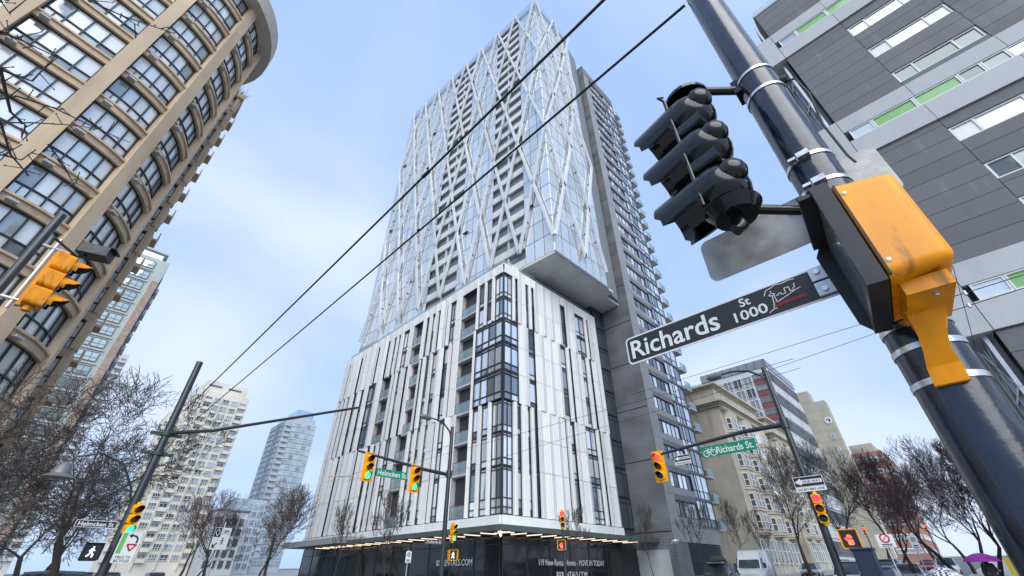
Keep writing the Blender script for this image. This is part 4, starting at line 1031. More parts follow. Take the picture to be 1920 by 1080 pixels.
# street name sign on the near pole
RS = plate('street_name_sign', 'black street name sign reading Richards St 1000 with white border, on near pole', 'street sign', (2.02, .53, 2.655), rad(-90), 1.06, .165, sign_black, sign_white, .025)
letters(RS, 'Richards', -.508, -.052, .15, sign_white, .50)
letters(RS, 'St', .155-.04, .018, .062, sign_white, .05); letters(RS, '1000', .06, -.052, .072, sign_white, .15)
b = MB(); y = -.004
def stroke(pts, w=.0035):
    for i in range(len(pts)-1): b.beam((pts[i][0], y, pts[i][1]), (pts[i+1][0], y, pts[i+1][1]), w, .0015, (0,1,0))
stroke([(.23,.03),(.245,.055),(.27,.06),(.29,.068),(.315,.062),(.345,.066),(.37,.062)]); stroke([(.262,.045),(.262,.028)])
stroke([(.247,.024),(.262,.03),(.277,.024),(.262,.017),(.247,.024)]); stroke([(.262,.017),(.257,-.02),(.25,-.045)]); stroke([(.27,.017),(.272,-.02),(.3,-.012),(.36,.008),(.38,.012)])
stroke([(.277,.015),(.288,.01),(.288,.018),(.3,.018),(.3,.008),(.318,.008),(.318,.034),(.337,.034),(.337,.01),(.352,.01),(.352,.022),(.36,.022),(.36,.04),(.366,.04)]); stroke([(.225,-.06),(.25,-.048),(.262,-.05)])
b.build('skyline_emblem', sign_white, RS)
letters(RS, 'Downtown', .257, -.043, .034, sign_red, .13)
b = MB(); b.box(.43,.53,-.02,-.0025,-.07,-.005); b.box(.43,.53,-.02,-.0025,.005,.07); b.build('clamp', galv, RS)
b = MB()
for z in (-.045, .045): b.lathe([(0,.03),(.012,.03),(.012,0)], 8, (.46,0,z), (0,-1,0))
b.build('bolt', steel_band, RS)
# backs of two signs on the pole
p = plate('blank_sign', 'blank aluminium sign back to the left of the near pole', 'sign', (2.22, .24, 3.14), rad(-90), .62, .3, sign_alu, None, .05, tilt=rad(0)); b = MB().box(.18,.26,-.02,-.001,.06,.1); b.build('clip', galv, p)
p = plate('blank_sign', 'weathered white sign back just right of the near pole', 'sign', (2.2, -.27, 3.21), rad(-90), .22, .32, mat('weathered_sign', (.62,.6,.56), .6, .1, var=.25, vscale=14, bump=.1, bscale=60), None, .04); MB().box(-.1,-.05,-.02,-.001,.06,.1).build('clip', galv, p)

# ---- generic signal poles
def pole(label, x, y, h, r0=.13, r1=.09, m=None, parts=None):
    t = thing('signal_pole', label, 'pole', (x, y, .13+gz(x, y)), 0, None)
    MB().tube([(0,0,0),(0,0,.3),(0,0,.31),(0,0,h)], [r0*1.5,r0*1.5,r0,r1], 16).build('shaft', m or navy2, t, True); return t
# middle pole with mast arm in front of the podium
mp_ = pole('dark mast arm pole before the white podium carrying two green lights', 14.6, 19.35, 8.4)
MB().tube([(0,0,5.85),(-1.5,.2,5.95),(-5.1,.55,6.35)], [.1,.085,.05], 12).build('mast_arm', navy2, mp_, True)
MB().tube([(0,0,5.7),(0,0,6.05)], .16, 12).build('collar', navy2, mp_, True)
MB().tube([(0,0,7.6),(-.15,.02,8.1),(-.6,.05,8.5),(-1.2,.1,8.62),(-1.6,.12,8.6)], [.05,.05,.045,.04,.035], 8).build('lamp_arm', navy2, mp_, True)
MB().add(*(lambda b: (b.v, b.f))(MB().lathe([(0,-.4),(.1,-.36),(.14,-.1),(.13,.2),(.06,.32),(0,.33)], 10, (-1.85,.14,8.6), (-1,.06,0)))).build('lamp_head', lum_m, mp_, True)
signal_head('yellow light showing green at the far end of the middle mast arm', (10.1, 19.75, 5.3), rad(0), 'g', .37)
signal_head('yellow light showing green on the mast arm beside the middle pole', (12.6, 19.5, 5.05), rad(0), 'g', .37)
signal_head('small yellow light showing green on the side of the middle pole', (14.95, 19.0, 2.95), rad(0), 'g', .25, board=False)
ped_head('small crossing signal showing a walking figure on the middle pole', (14.95, 19.0, 2.15), rad(-20), 'walk', yel, .42)
t = plate('street_name_sign', 'green sign reading Helmcken St hanging from the middle mast arm', 'street sign', (11.25, 19.5, 5.63), 0, 1.7, .36, sign_green, sign_green, .03)
letters(t, 'Helmcken St', -.78, -.11, .33, sign_white, 1.56)
t = plate('street_name_sign', 'tiny dark sign reading Richards St strapped low to the middle pole', 'street sign', (13.9, 19.2, 2.9), 0, .95, .17, sign_black, sign_white, .02)
letters(t, 'Richards St', -.42, -.05, .14, sign_white, .84)
# pole at the far right of the podium
fp = pole('slim dark signal pole in front of the rental lettering', 18.9, 15.2, 4.0, .08, .06)
signal_head('small yellow light showing red before the rental lettering', (18.8, 15.1, 3.5), rad(-50), 'r', .25, board=False)
ped_head('small crossing signal showing a red hand before the rental lettering', (18.6, 15.1, 2.55), rad(-50), 'hand', yel, .4)
# right pole with mast arm over the right-hand street
rp = pole('dark mast arm pole at right carrying the green Richards St sign', 18.5, 3.8, 8.3)
MB().tube([(0,0,6.0),(0,1.5,6.02),(0,5.4,5.75)], [.095,.08,.05], 12).build('mast_arm', navy2, rp, True)
MB().tube([(0,0,5.85),(0,0,6.2)], .15, 12).build('collar', navy2, rp, True)
MB().tube([(0,0,7.6),(0,.15,8.0),(0,.6,8.35),(0,1.2,8.5),(0,1.7,8.5)], [.05,.05,.045,.04,.035], 8).build('lamp_arm', navy2, rp, True)
MB().lathe([(0,-.3),(.1,-.26),(.14,0),(.12,.25),(.05,.36),(0,.37)], 10, (0,1.95,8.48), (0,1,0)).build('lamp_head', lum_m, rp, True)
signal_head('yellow light showing red at the tip of the right mast arm', (18.45, 9.15, 4.95), rad(-90), 'r', .37)
signal_head('yellow light showing red on the right pole below the one way sign', (18.25, 3.65, 2.92), rad(-80), 'r', .29, board=False)
ped_head('crossing signal showing a red hand on the right pole', (18.2, 3.15, 2.2), rad(-82), 'hand', yel, .5)
t = plate('street_name_sign', 'green bicycle route sign reading Richards St. on the right mast arm', 'street sign', (18.42, 6.05, 5.72), rad(-90), 2.15, .42, sign_green, sign_green, .03)
letters(t, 'Richards St.', -.48, -.12, .36, sign_white, 1.45); bike(t, -.74, -.06, .5, sign_white)
def oneway(label, loc, w, sub=True):
    h = w*.36
    t = plate('one_way_sign', label, 'road sign', loc, rad(-90), w, h*1.0, sign_black, sign_white, .02)
    b = MB(); b.prism([(-w*.47,0),(-w*.25,h*.34),(-w*.25,h*.18),(w*.44,h*.18),(w*.44,-h*.18),(-w*.25,-h*.18),(-w*.25,-h*.34)], 'y', -.004, -.0025); b.build('arrow', sign_white, t)
    put('lettering', text_mesh('ONE WAY', h*.34, sign_black, .001, 'LEFT', w*.6), t, False, (-w*.2, -.0055, -h*.12))
    if sub:
        b = MB(); b.rrect(w, h*.42, .015, 0, .004, 0, -h*.73); b.build('lower_plate', sign_white, t)
        put('lettering', text_mesh('EXCEPT BIKE LANE', h*.26, sign_black, .001, 'LEFT', w*.86), t, False, (-w*.43, -.003, -h*.82))
    return t
oneway('one way sign with arrow pointing left on the right pole', (18.33, 3.7, 4.2), .92)
oneway('small one way sign beside the red light on the right mast arm', (18.4, 8.0, 5.65), .72)
# utility cabinet by the right pole
cbm = mat('cabinet_navy', (.018,.03,.06), .4, var=.2, vscale=4)
cb = thing('utility_cabinet', 'dark navy utility cabinet standing by the right pole', 'cabinet', (18.3, 2.95, .13+gz(18.3,2.95)))
MB().rrect(.5, 1.9, .03, -.25, .25, 0, .98).build('body', cbm, cb); MB().rrect(.56, .07, .03, -.29, .29, 0, 1.96).build('lid', cbm, cb); MB().box(-.27,-.25,-.2,.2,.1,1.85).build('door', cbm, cb); MB().box(-.3,-.27,.12,.15,.95,1.1).build('handle', galv, cb)
# left pole with trolley arm, bell lamp and signs
lp = pole('tall dark pole at the far left kerb holding the trolley arm', 2.1, 20.8, 8.9, .15, .12)
MB().tube([(0,0,5.95),(1.2,-1.4,6.0),(4.1,-7.1,6.2)], [.075,.06,.04], 10).build('trolley_arm', navy2, lp, True)
b = MB()
for z in (5.2, 5.9): b.lathe([(.14,-.06),(.19,-.06),(.19,.06),(.14,.06)], 14, (0,0,z)); b.box(-.5,.5,-.05,.05,z-.05,z+.05)
b.build('clamp', mat('clamp_green', (.02,.05,.035), .5, var=.1), lp)
MB().tube([(0,0,3.2),(-.3,-.05,4.0),(-.8,-.1,4.7),(-1.5,-.12,4.95),(-2.1,-.14,4.75),(-2.25,-.14,4.5)], [.04,.04,.035,.035,.03,.03], 8).build('lamp_arm', navy2, lp, True)
MB().lathe([(0,.35),(.08,.34),(.2,.22),(.26,.0),(.42,-.1),(.44,-.12),(.2,-.06),(0,-.05)], 18, (-2.25,-.14,4.2)).build('lamp_head', lum_m, lp, True)
signal_head('yellow light glowing green on the left pole', (2.25, 20.55, 2.75), rad(15), 'g', .3, board=False)
ped_head('crossing signal showing a white walking figure on the left pole', (1.55, 20.4, 2.0), rad(0), 'walk', blk2, .46)
t = plate('street_name_sign', 'dark sign reading Helmcken on the left pole', 'street sign', (1.35, 20.6, 3.0), 0, 1.05, .2, sign_black, sign_white, .02); letters(t, 'Helmcken St', -.46, -.06, .17, sign_white, .9)
t = plate('yield_sign', 'white sign reading Yield To Bicycles with turning arrow on the left pole', 'road sign', (2.4, 20.5, 2.38), rad(6), .56, .88, sign_white, sign_white, .04)
b = MB(); b.box(-.25,-.12,-.004,-.0025,-.18,.4); b.build('green_strip', mat('bike_green', (.15,.5,.12), .5, var=0), t)
b = MB()
for p, q in (((-.03,.08),(.1,-.1)),((.1,-.1),(.23,.08)),((.23,.08),(-.03,.08))): b.beam((p[0],-.004,p[1]),(q[0],-.004,q[1]), .05, .002, (0,1,0))
b.build('triangle', sign_red, t)
b = MB(); pts = [(.2,.12),(.2,.22),(.16,.3),(.08,.33),(0,.33)]
for i in range(4): b.beam((pts[i][0],-.004,pts[i][1]),(pts[i+1][0],-.004,pts[i+1][1]), .05, .002, (0,1,0))
b.prism([(-.08,.33),(.02,.4),(.02,.26)], 'y', -.005, -.003); b.build('arrow', sign_black, t)
letters(t, 'YIELD TO', -.21, -.31, .1, sign_black, .42); letters(t, 'BICYCLES', -.21, -.41, .1, sign_black, .42)
# diamond lane sign on its own post
dp = thing('sign_post', 'thin post carrying the diamond lane sign on the left street', 'post', (7.15, 29.0, gz(7,29))); MB().tube([(0,0,0),(0,0,3.9)], .04, 8).build('shaft', galv, dp)
t = plate('lane_sign', 'white lane sign with black diamond panel and down arrow', 'road sign', (7.15, 28.93, 3.2), rad(12), .84, 1.0, sign_white, sign_white, .04)
MB().box(-.4,-.08,-.004,-.0025,.06,.48).build('diamond_panel', sign_black, t)
b = MB()
for p, q in (((-.24,.44),(-.14,.27)),((-.14,.27),(-.24,.1)),((-.24,.1),(-.34,.27)),((-.34,.27),(-.24,.44))): b.beam((p[0],-.0055,p[1]),(q[0],-.0055,q[1]), .03, .002, (0,1,0))
b.build('diamond', sign_white, t); bike(t, .17, .28, .34, sign_black)
b = MB(); b.lathe([(0,0),(.04,0)], 10, (.1,-.004,.02), (0,-1,0))
for p, q in (((.1,-.02),(.1,-.14)),((.1,-.14),(.04,-.26)),((.1,-.14),(.16,-.26)),((.1,-.05),(.02,-.12)),((.1,-.05),(.18,-.12))): b.beam((p[0],-.004,p[1]),(q[0],-.004,q[1]), .035, .002, (0,1,0))
b.build('walker_symbol', sign_black, t)
b = MB(); b.beam((-.12,-.004,-.2),(-.26,-.004,-.34), .06, .002, (0,1,0)); b.prism([(-.34,-.42),(-.34,-.24),(-.16,-.42)], 'y', -.005,-.003); b.build('arrow', sign_black, t)
# parking and no-parking signs on thin posts
def post_sign(label, x, y, z, w, h, rz, red=False):
    g = gz(x, y)
    p = thing('sign_post', 'thin steel post of the ' + label, 'post', (x, y, g)); MB().tube([(0,0,0),(0,0,z+h/2+.05)], .03, 8).build('shaft', galv, p)
    t = plate('parking_sign', label, 'road sign', (x-.04*math.cos(rz+rad(90)), y-.05, g+z), rz, w, h, sign_white, sign_white, .03)
    m = sign_red if red else sign_black
    b = MB(); b.lathe([(w*.2,0),(w*.3,0)], 16, (0,-.004,h*.2), (0,-1,0)); b.beam((-w*.18,-.004,h*.2-w*.18),(w*.18,-.004,h*.2+w*.18), .03, .002, (0,1,0)); b.build('symbol', m, t)
    MB().box(-w*.3,w*.3,-.004,-.0025,-h*.3,-h*.22).box(-w*.3,w*.3,-.004,-.0025,-h*.42,-h*.36).build('small_print', sign_black, t)
post_sign('small white parking sign before the black storefront', 13.9, 21.3, 2.3, .32, .5, 0)
post_sign('wide no-stopping sign with red ring right of the red hand', 26.0, 3.3, 2.45, .6, .48, rad(-85), True)
post_sign('narrow parking sign between the bare trees at right', 33, 3.0, 2.5, .34, .6, rad(-85))
# left near pole with orange side-on light
l2 = pole('dark signal pole at the left edge before the tan block', -1.85, 9.1, 6.6, .07, .06)
b = MB(); b.tube([(0,0,4.95),(.35,0,4.95),(.35,0,5.15)], .03, 8); b.tube([(0,0,5.95),(.35,0,5.95),(.35,0,5.8)], .03, 8); b.tube([(.2,0,4.8),(.2,0,6.15)], .025, 8); b.build('bracket', galv, l2, True)
signal_head('orange signal head seen side on at the left edge', (-1.35, 9.05, 5.0), rad(98), None, .33, board=False, colour=orange)
b_ = thing('detector_camera', 'black boxy traffic detector above the orange side-on light', 'camera', (-1.2, 9.2, 6.2), rad(70)); MB().rrect(.26,.22,.03,-.2,.2,0,.11).build('housing', blk2, b_); MB().tube([(0,.1,0),(-.2,.1,-.15),(-.75,.2,-.2)], .02, 6).build('arm', blk2, b_, True); MB().box(-.14,.14,-.26,-.2,.2,.23).build('hood', blk2, b_)

# ---- overhead wires
def wire(label, p, q, r, sag=.0, name='trolley_wire', grp=None, n=14):
    p, q = Vector(p), Vector(q); pts = [p.lerp(q, i/n) - Vector((0,0,4*sag*(i/n)*(1-i/n))) for i in range(n+1)]
    o = MB().tube(pts, r, 6).build(name, wire_m, None, True); tag(o, label, 'wire', grp); return o
def ray(px, py):
    d = _r*((px-960)/FPX) + _u*((540-py)/FPX) + _f; return d
def at_z(px, py, z): d = ray(px, py); return Vector((0,0,CAMZ)) + d*((z-CAMZ)/d.z)
A0 = at_z(1132, 0, 6.1); A1 = at_z(372, 745, 6.1); B0 = at_z(1284, 10, 5.6); B1 = at_z(380, 775, 6.05)
wire('upper of two thick black wires crossing in front of the glass tower', A0+(A0-A1)*.3, A1+(A1-A0)*.12, .016, .0)
wire('lower of two thick black wires, ending at the near pole', B0, B1+(B1-B0)*.06, .014, .02)
b = MB(); 
o = MB().tube([A0.lerp(A1,.19), A0.lerp(A1,.2)], .026, 8).build('wire_clip', wire_m, None, True); tag(o, 'small black clip on the upper thick wire', 'clip')
for i, (p0, p1, lab) in enumerate([((1315,700),(1630,603),'upper of two thin wires right of the dark wing'), ((1440,695),(1650,622),'lower of two thin wires right of the dark wing')]):
    P, Q = at_z(*p0, 7.5+.0*i), at_z(*p1, 7.5); wire(lab, P+(P-Q)*.6, Q+(Q-P)*.35, .007, .0, 'thin_wire')
for i, (p0, p1, lab) in enumerate([((640,905),(1140,768),'upper of two faint wires crossing the white podium'), ((700,930),(1150,795),'lower of two faint wires crossing the white podium')]):
    P, Q = at_z(*p0, 6.4), at_z(*p1, 6.4); wire(lab, P, Q+(Q-P)*.3, .006, .0, 'thin_wire')
# span wires with insulators before the grey building
P0, P1 = at_z(1790, 500, 6.2), at_z(1830, 640, 5.2)
for i, (p0, p1, lab) in enumerate([((1775,560),(1920,515),'upper trolley wire before the grey building'), ((1785,583),(1920,540),'lower trolley wire before the grey building')]):
    P, Q = at_z(*p0, 6.0), at_z(*p1, 6.0); wire(lab, P+(P-Q)*1.0, Q+(Q-P)*2, .008, 0, 'trolley_wire')
    c = P.lerp(Q, .25); o = MB().lathe([(0,-.06),(.03,-.04),(.03,.04),(0,.06)], 8, c).build('insulator', galv, None, True); tag(o, ['upper','lower'][i] + ' insulator clip on the wires before the grey building', 'insulator')
wire('slack span wire hanging before the grey building', at_z(1785,495,6.6), at_z(1828,650,5.4), .006, .02, 'span_wire')
# trolley wire spreader before the podium
sp = thing('wire_spreader', 'pale trolley wire spreader bar hanging before the podium', 'wire fitting', tuple(at_z(640, 893, 6.0)))
MB().tube([(-.5,.45,0),(.5,-.45,0)], .03, 8).tube([(-.5,.45,0),(-.55,.35,-.12),(-.3,.25,-.2)], .015, 6).tube([(.5,-.45,0),(.5,-.5,-.12),(.2,-.3,-.22)], .015, 6).build('bar', mat('brass_pale', (.45,.38,.22), .5, .3, var=.1), sp, True)
# ------------------------------------------------------------------ bare trees
bark = mat('bark_dark', (.06,.05,.045), .85, var=.3, vscale=5); twig_m = mat('twig_brown', (.085,.07,.062), .85, var=.3, vscale=4); twig_red = mat('twig_reddish', (.14,.085,.08), .85, var=.3, vscale=4)
MINR = [.012]
def grow(tr, tw, p, d, L, r, lev, maxlev, rng, spread=.6, up=.12, nch=(2,3), buds=0):
    """one limb with bends; its side shoots and forks go on recursively"""
    pts = [p]; rs = [r]; q = p.copy(); dd = d.copy(); ns = 4 if lev < 3 else 3
    for i in range(ns):
        dd = (dd + Vector((rng.gauss(0,.16), rng.gauss(0,.16), rng.gauss(0,.1)+up*.5))).normalized(); q = q + dd*(L/ns); pts.append(q.copy()); rs.append(max(r*(1-.42*(i+1)/ns), MINR[0]))
    tgt = tr if lev < 2 else tw
    tgt.tube(pts, rs, 8 if lev == 0 else (6 if lev < 2 else (4 if lev < 4 else 3)), lev == 0)
    if lev >= maxlev: return
    n = rng.randint(*nch)
    for k in range(n):
        a = rng.uniform(0, 2*math.pi); o = dd.orthogonal().normalized(); o2 = dd.cross(o)
        sp = rng.uniform(.55, 1.15)*spread; nd = (dd*math.cos(sp) + (o*math.cos(a)+o2*math.sin(a))*math.sin(sp) + Vector((0,0,up))).normalized()
        grow(tr, tw, pts[-1], nd, L*rng.uniform(.66,.86), rs[-1]*rng.uniform(.62,.8), lev+1, maxlev, rng, spread, up, nch)
    if lev >= 1:
        for k in range(2):
            j = rng.randint(1, ns-1); a = rng.uniform(0, 2*math.pi); o = dd.orthogonal().normalized(); o2 = dd.cross(o)
            nd = (dd*.5 + (o*math.cos(a)+o2*math.sin(a))*.85 + Vector((0,0,up))).normalized()
            grow(tr, tw, pts[j], nd, L*rng.uniform(.45,.65), rs[j]*.45, min(maxlev, lev+2), maxlev, rng, spread, up, nch)
def make_tree(seed, H, r, maxlev, spread=.6, up=.12, nch=(2,3), lean=(0,0), tm=None, first=None, minr=.012):
    rng = random.Random(seed); tr, tw = MB(), MB(); L = first or H*.27; MINR[0] = minr
    grow(tr, tw, Vector((0,0,0)), Vector((lean[0], lean[1], 1)).normalized(), L, r, 0, maxlev, rng, spread, up, nch)
    z = max(v[2] for v in tw.v); k = H/z
    for b in (tr, tw): b.v = [(v[0]*k, v[1]*k, v[2]*k) for v in b.v]
    return tr.mesh('trunk', bark, True), tw.mesh('crown', tm or twig_m)
def plant(meshes, label, x, y, rz=0, sc=1.0, group=None, z=None):
    t = thing('bare_tree', label, 'tree', (x, y, (gz(x,y)+.1) if z is None else z), rz, group); t.scale = (sc,)*3
    put('trunk', meshes[0], t); put('crown', meshes[1], t); return t
bigL = make_tree(5, 9.3, .2, 7, .7, .06, (2,3), first=3.0, minr=.010)
plant(bigL, 'large spreading bare tree behind the left signal pole', 1.6, 25.5, .4)
bigL2 = make_tree(9, 7.6, .17, 7, .75, .02, (2,3), first=2.4, minr=.010)
plant(bigL2, 'low dense bare tree at the left edge below the tan block', -2.6, 24.5, 1.0)
plant(bigL2, 'dense bare tree further up the left pavement', .4, 34, 2.6, 1.05); plant(bigL, 'bare tree far up the left pavement behind the lane sign', 1.2, 45, 3.6, 1.0)
red = make_tree(21, 12.5, .22, 6, .55, .12, (2,3), tm=twig_red, minr=.016)
plant(red, 'reddish bare tree between the blue tower and white podium', 20.5, 60, .2, .95, 'reddish trees up the left street')
plant(red, 'reddish bare tree rising before the foot of the blue glass tower', 19.0, 78, 2.0, 1.05, 'reddish trees up the left street')
plant(red, 'reddish bare tree below the pale office blocks', 20.0, 98, 4.0, 1.1, 'reddish trees up the left street')
mid = make_tree(33, 9.0, .13, 6, .5, .15, (2,3), minr=.012)
plant(mid, 'bare tree standing left of the white podium base', 15.5, 47, .7, .95); plant(mid, 'bare tree before the foot of the cream tower', 13.9, 62, 2.2, .9)
thin = make_tree(41, 5.6, .06, 6, .38, .3, (2,3), first=2.1, minr=.012)
for i, (x, y, sc, lab) in enumerate([(15.6, 26.4, 1.1, 'slim bare sapling just left of the middle pole'), (16.4, 34.5, 1.1, 'slim bare sapling before the entrance canopy'), (24.5, 18.8, .9, 'slim bare sapling behind the slim signal pole'), (38.0, 21.2, 1.15, 'slim bare sapling at the right end of the podium'), (43.5, 19.2, 1.25, 'slim bare sapling before the dark wing louvres'), (55.0, 20.0, 1.4, 'slim bare sapling at the end of the dark wing'), (61.5, 19.8, 1.3, 'slim bare sapling before the blank cream wall')]):
    plant(thin, lab, x, y, i*1.3, sc, 'saplings along the tower')
av = make_tree(57, 15.5, .27, 7, .45, .2, (2,3), minr=.011); av2 = make_tree(63, 14.0, .25, 6, .5, .18, (2,3), tm=twig_red, minr=.012); av3 = make_tree(71, 12.0, .2, 7, .52, .16, (2,3), tm=twig_red, minr=.013)
for i, (me, x, y, sc, lab) in enumerate([(av, 62, 15.6, .95, 'dark bare street tree in front of the cream old building'), (av, 50, 8.2, .75, 'tall bare tree right of the one way sign'), (av2, 68, 9.0, 1.0, 'bare tree before the brick office building'), (av2, 45, 4.6, .62, 'bare tree right of the no-stopping sign'), (av3, 52, 3.0, .9, 'bushy reddish bare tree left of the navy pole foot'), (av3, 40, .6, .75, 'dense bare tree beside the navy pole'), (av, 62, 1.6, .75, 'fan shaped bare tree against the sky left of the navy pole'), (av2, 84, 6.0, 1.0, 'distant bare tree in the middle of the right street'), (av3, 75, 2.8, 1.0, 'distant reddish bare tree beyond the purple umbrella'), (av3, 90, 10.5, 1.0, 'distant reddish bare tree below the beige slab tower'), (av3, 33, -1.6, .62, 'bare tree mostly behind the navy pole')]):
    plant(me, lab, x, y, i*1.7, sc, 'bare trees along the right street')
# overhanging twigs of a tree that stands just outside the left edge
NT = thing('bare_tree', 'near bare branches with buds hanging into the upper left corner', 'tree', (-7.5, 7.0, .13))
b = MB(); rng = random.Random(3)
MB().tube([(0,0,0),(.1,0,2.5),(.0,.2,5),(.3,.3,7.5)], [.2,.17,.13,.07], 10).build('trunk', bark, NT, True)
def at_d(px, py, D): d = ray(px, py).normalized(); return Vector((0,0,CAMZ)) + d*D - Vector((-7.5,7.0,.13))
tw = MB()
for pts, r in [([(-140,150),(0,130),(60,152),(105,104)], .016), ([(-120,60),(0,58),(50,80),(108,108)], .014), ([(-120,20),(0,0),(20,28)], .014), ([(-100,240),(0,225),(20,290),(55,330)], .018), ([(0,125),(20,210),(48,235),(40,260)], .016), ([(150,-90),(165,0),(230,30),(325,62)], .014), ([(230,30),(262,50)], .008), ([(-80,200),(30,180),(100,202),(180,240),(245,268)], .012), ([(-60,230),(60,230),(140,235),(190,243)], .009), ([(-90,320),(0,290),(40,300),(60,285)], .012), ([(90,270),(120,310),(135,340),(160,352)], .009), ([(-60,70),(10,60),(25,75)], .01)]:
    P = [at_d(x, y, 5.2+.25*math.sin(x*.01)) for x, y in pts]; tw.tube(P, [r*(1-.7*i/(len(P)-1))*.8 for i in range(len(P))], 5)
    for i in range(len(P)-1):
        for k in range(3):
            c = P[i].lerp(P[i+1], rng.random()); e = c + Vector((rng.gauss(0,.06), rng.gauss(0,.06), rng.gauss(.03,.06))); tw.tube([c, e], [.005,.003], 4); tw.lathe([(0,-.008),(.006,0),(.004,.008),(0,.013)], 5, e)
tw.build('branches', bark, NT, True)

# ------------------------------------------------------------------ vehicles
def paint(name, c): return mat('paint_'+name, c, .3, .1, var=.06, vscale=2, coat=.7)
car_glass = glassmat('car_glass', (.05,.06,.07), .4, .05, .0); tyre = mat('tyre_rubber', (.02,.02,.02), .8, var=.1); rim_m = mat('rim_alloy', (.5,.5,.5), .3, .8, var=.1); plast = mat('car_plastic', (.03,.03,.032), .6, var=.1)
head_l = mat('headlight', (.8,.8,.8), .15, var=0); tail_l = mat('tail_light_lit', (.6,.02,.02), .3, var=0, emit=(1,.04,.03), estr=2.5)
def loft(secs):
    """secs: list of (y, [(x,z)...]) half sections mirrored across x"""
    b = MB(); m = len(secs[0][1]); vs = []
    for y, pr in secs:
        full = [(x, z) for x, z in pr] + [(-x, z) for x, z in reversed(pr)]
        vs += [(x, y, z) for x, z in full]
    N = 2*m; fs = []
    for i in range(len(secs)-1):
        for k in range(N): fs.append((i*N+k, i*N+(k+1) % N, (i+1)*N+(k+1) % N, (i+1)*N+k))
    fs += [tuple(range(N)), tuple(reversed(range((len(secs)-1)*N, len(secs)*N)))]
    return b.add(vs, fs)
def wheel(t, x, y, r):
    w = MB().lathe([(r*.6,-.1),(r*.96,-.1),(r,-.06),(r,.06),(r*.96,.1),(r*.6,.1)], 20, (x,y,r), (1,0,0)).build('wheel', tyre, t, True)
    MB().lathe([(0,.085),(r*.2,.09),(r*.58,.07),(r*.62,.1)], 16, (x,y,r), (1 if x > 0 else -1,0,0)).build('rim', rim_m, w, True)
def car(label, x, y, rz, pm, kind='car', tail=False, group=None, z=None):
    """front is local -y, origin at ground centre"""
    t = thing('parked_car', label, 'car', (x, y, gz(x,y)+.005 if z is None else z), rz, group)
    suv = kind == 'suv'; H = 1.72 if suv else 1.46; hw = .92; bl = .98 if suv else .86
    secs = [(-2.25,[(.55,.42),(.6,.6),(.5,.66)]),(-2.1,[(.8,.3),(.86,.62),(.72,bl-.16)]),(-1.2,[(.88,.25),(hw,.65),(.8,bl)]),(0,[(.88,.25),(hw,.68),(.82,bl+.03)]),(1.3,[(.88,.25),(hw,.68),(.82,bl+.05)]),(2.0,[(.82,.32),(.88,.68),(.78,bl+.02)]),(2.2,[(.7,.42),(.76,.66),(.66,bl-.1)])]
    loft(secs).build('body', pm, t, True)
    yb = 2.0 if suv else 1.75
    loft([(-1.15,[(.8,bl-.05),(.79,bl),(.7,bl+.02)]),(-.35,[(.82,bl),(.72,H-.1),(.6,H-.04)]),(.6,[(.82,bl),(.73,H-.08),(.6,H)]),(yb-.45,[(.82,bl),(.72,H-.12),(.58,H-.05)]),(yb,[(.78,bl),(.74,bl+.06),(.6,bl+.08)])]).build('cabin_glass', car_glass, t, True)
    loft([(-.38,[(.62,H-.06),(.6,H-.025),(.4,H-.01)]),(.6,[(.64,H-.03),(.6,H+.012),(.4,H+.03)]),(yb-.4,[(.6,H-.09),(.58,H-.04),(.4,H-.02)])]).build('roof', pm, t, True)
    b = MB()
    for s in (-1, 1): b.beam((s*.8,-1.12,bl), (s*.69,-.36,H-.07), .06, .06); b.beam((s*.78,yb-.05,bl+.03), (s*.68,yb-.5,H-.1), .09, .07); b.beam((s*.83,.35,bl), (s*.73,.35,H-.06), .07, .05)
    b.build('pillars', pm, t)
    for s in (-1, 1):
        for yy in (-1.4, 1.35): wheel(t, s*.82, yy, .35 if suv else .32)
        MB().lathe([(0,.05),(.09,.03),(.12,0)], 10, (s*.62,-2.12,.62), (0,-1,0)).build('headlight', head_l, t, True)
        MB().box(s*.7-.1, s*.7+.1, 2.1, 2.2, .64, .8).build('tail_light', tail_l if tail else sign_red, t)
        MB().box(s*.95-.07, s*.95+.07, -.95,-.85, bl, bl+.14).build('mirror', pm, t)
    MB().box(-.6,.6,-2.27,-2.2,.36,.5).build('grille', plast, t)
    return t
# white van
vw = paint('white', (.72,.73,.74))
V = thing('white_van', 'white delivery van parked in front of the cream old building', 'van', (43.5, 14.9, gz(43.5,14.9)), rad(-84))
loft([(-2.7,[(.75,.4),(.85,.7),(.7,.95)]),(-2.5,[(.93,.35),(.97,.8),(.85,1.1)]),(-1.75,[(.97,.3),(1.0,.9),(.9,1.28)]),(-1.0,[(.98,.3),(1.0,1.3),(.82,2.32)]),(-.6,[(.98,.3),(1.0,1.4),(.84,2.52)]),(.2,[(.98,.3),(1.0,1.4),(.85,2.6)]),(2.6,[(.98,.3),(1.0,1.4),(.85,2.6)]),(2.75,[(.95,.35),(.97,1.4),(.8,2.5)])]).build('body', vw, V, True)
b = MB(); b.add([(-.8,-1.79,1.33),(.8,-1.79,1.33),(.72,-1.06,2.18),(-.72,-1.06,2.18)], [(0,1,2,3)]); b.build('windshield', car_glass, V)
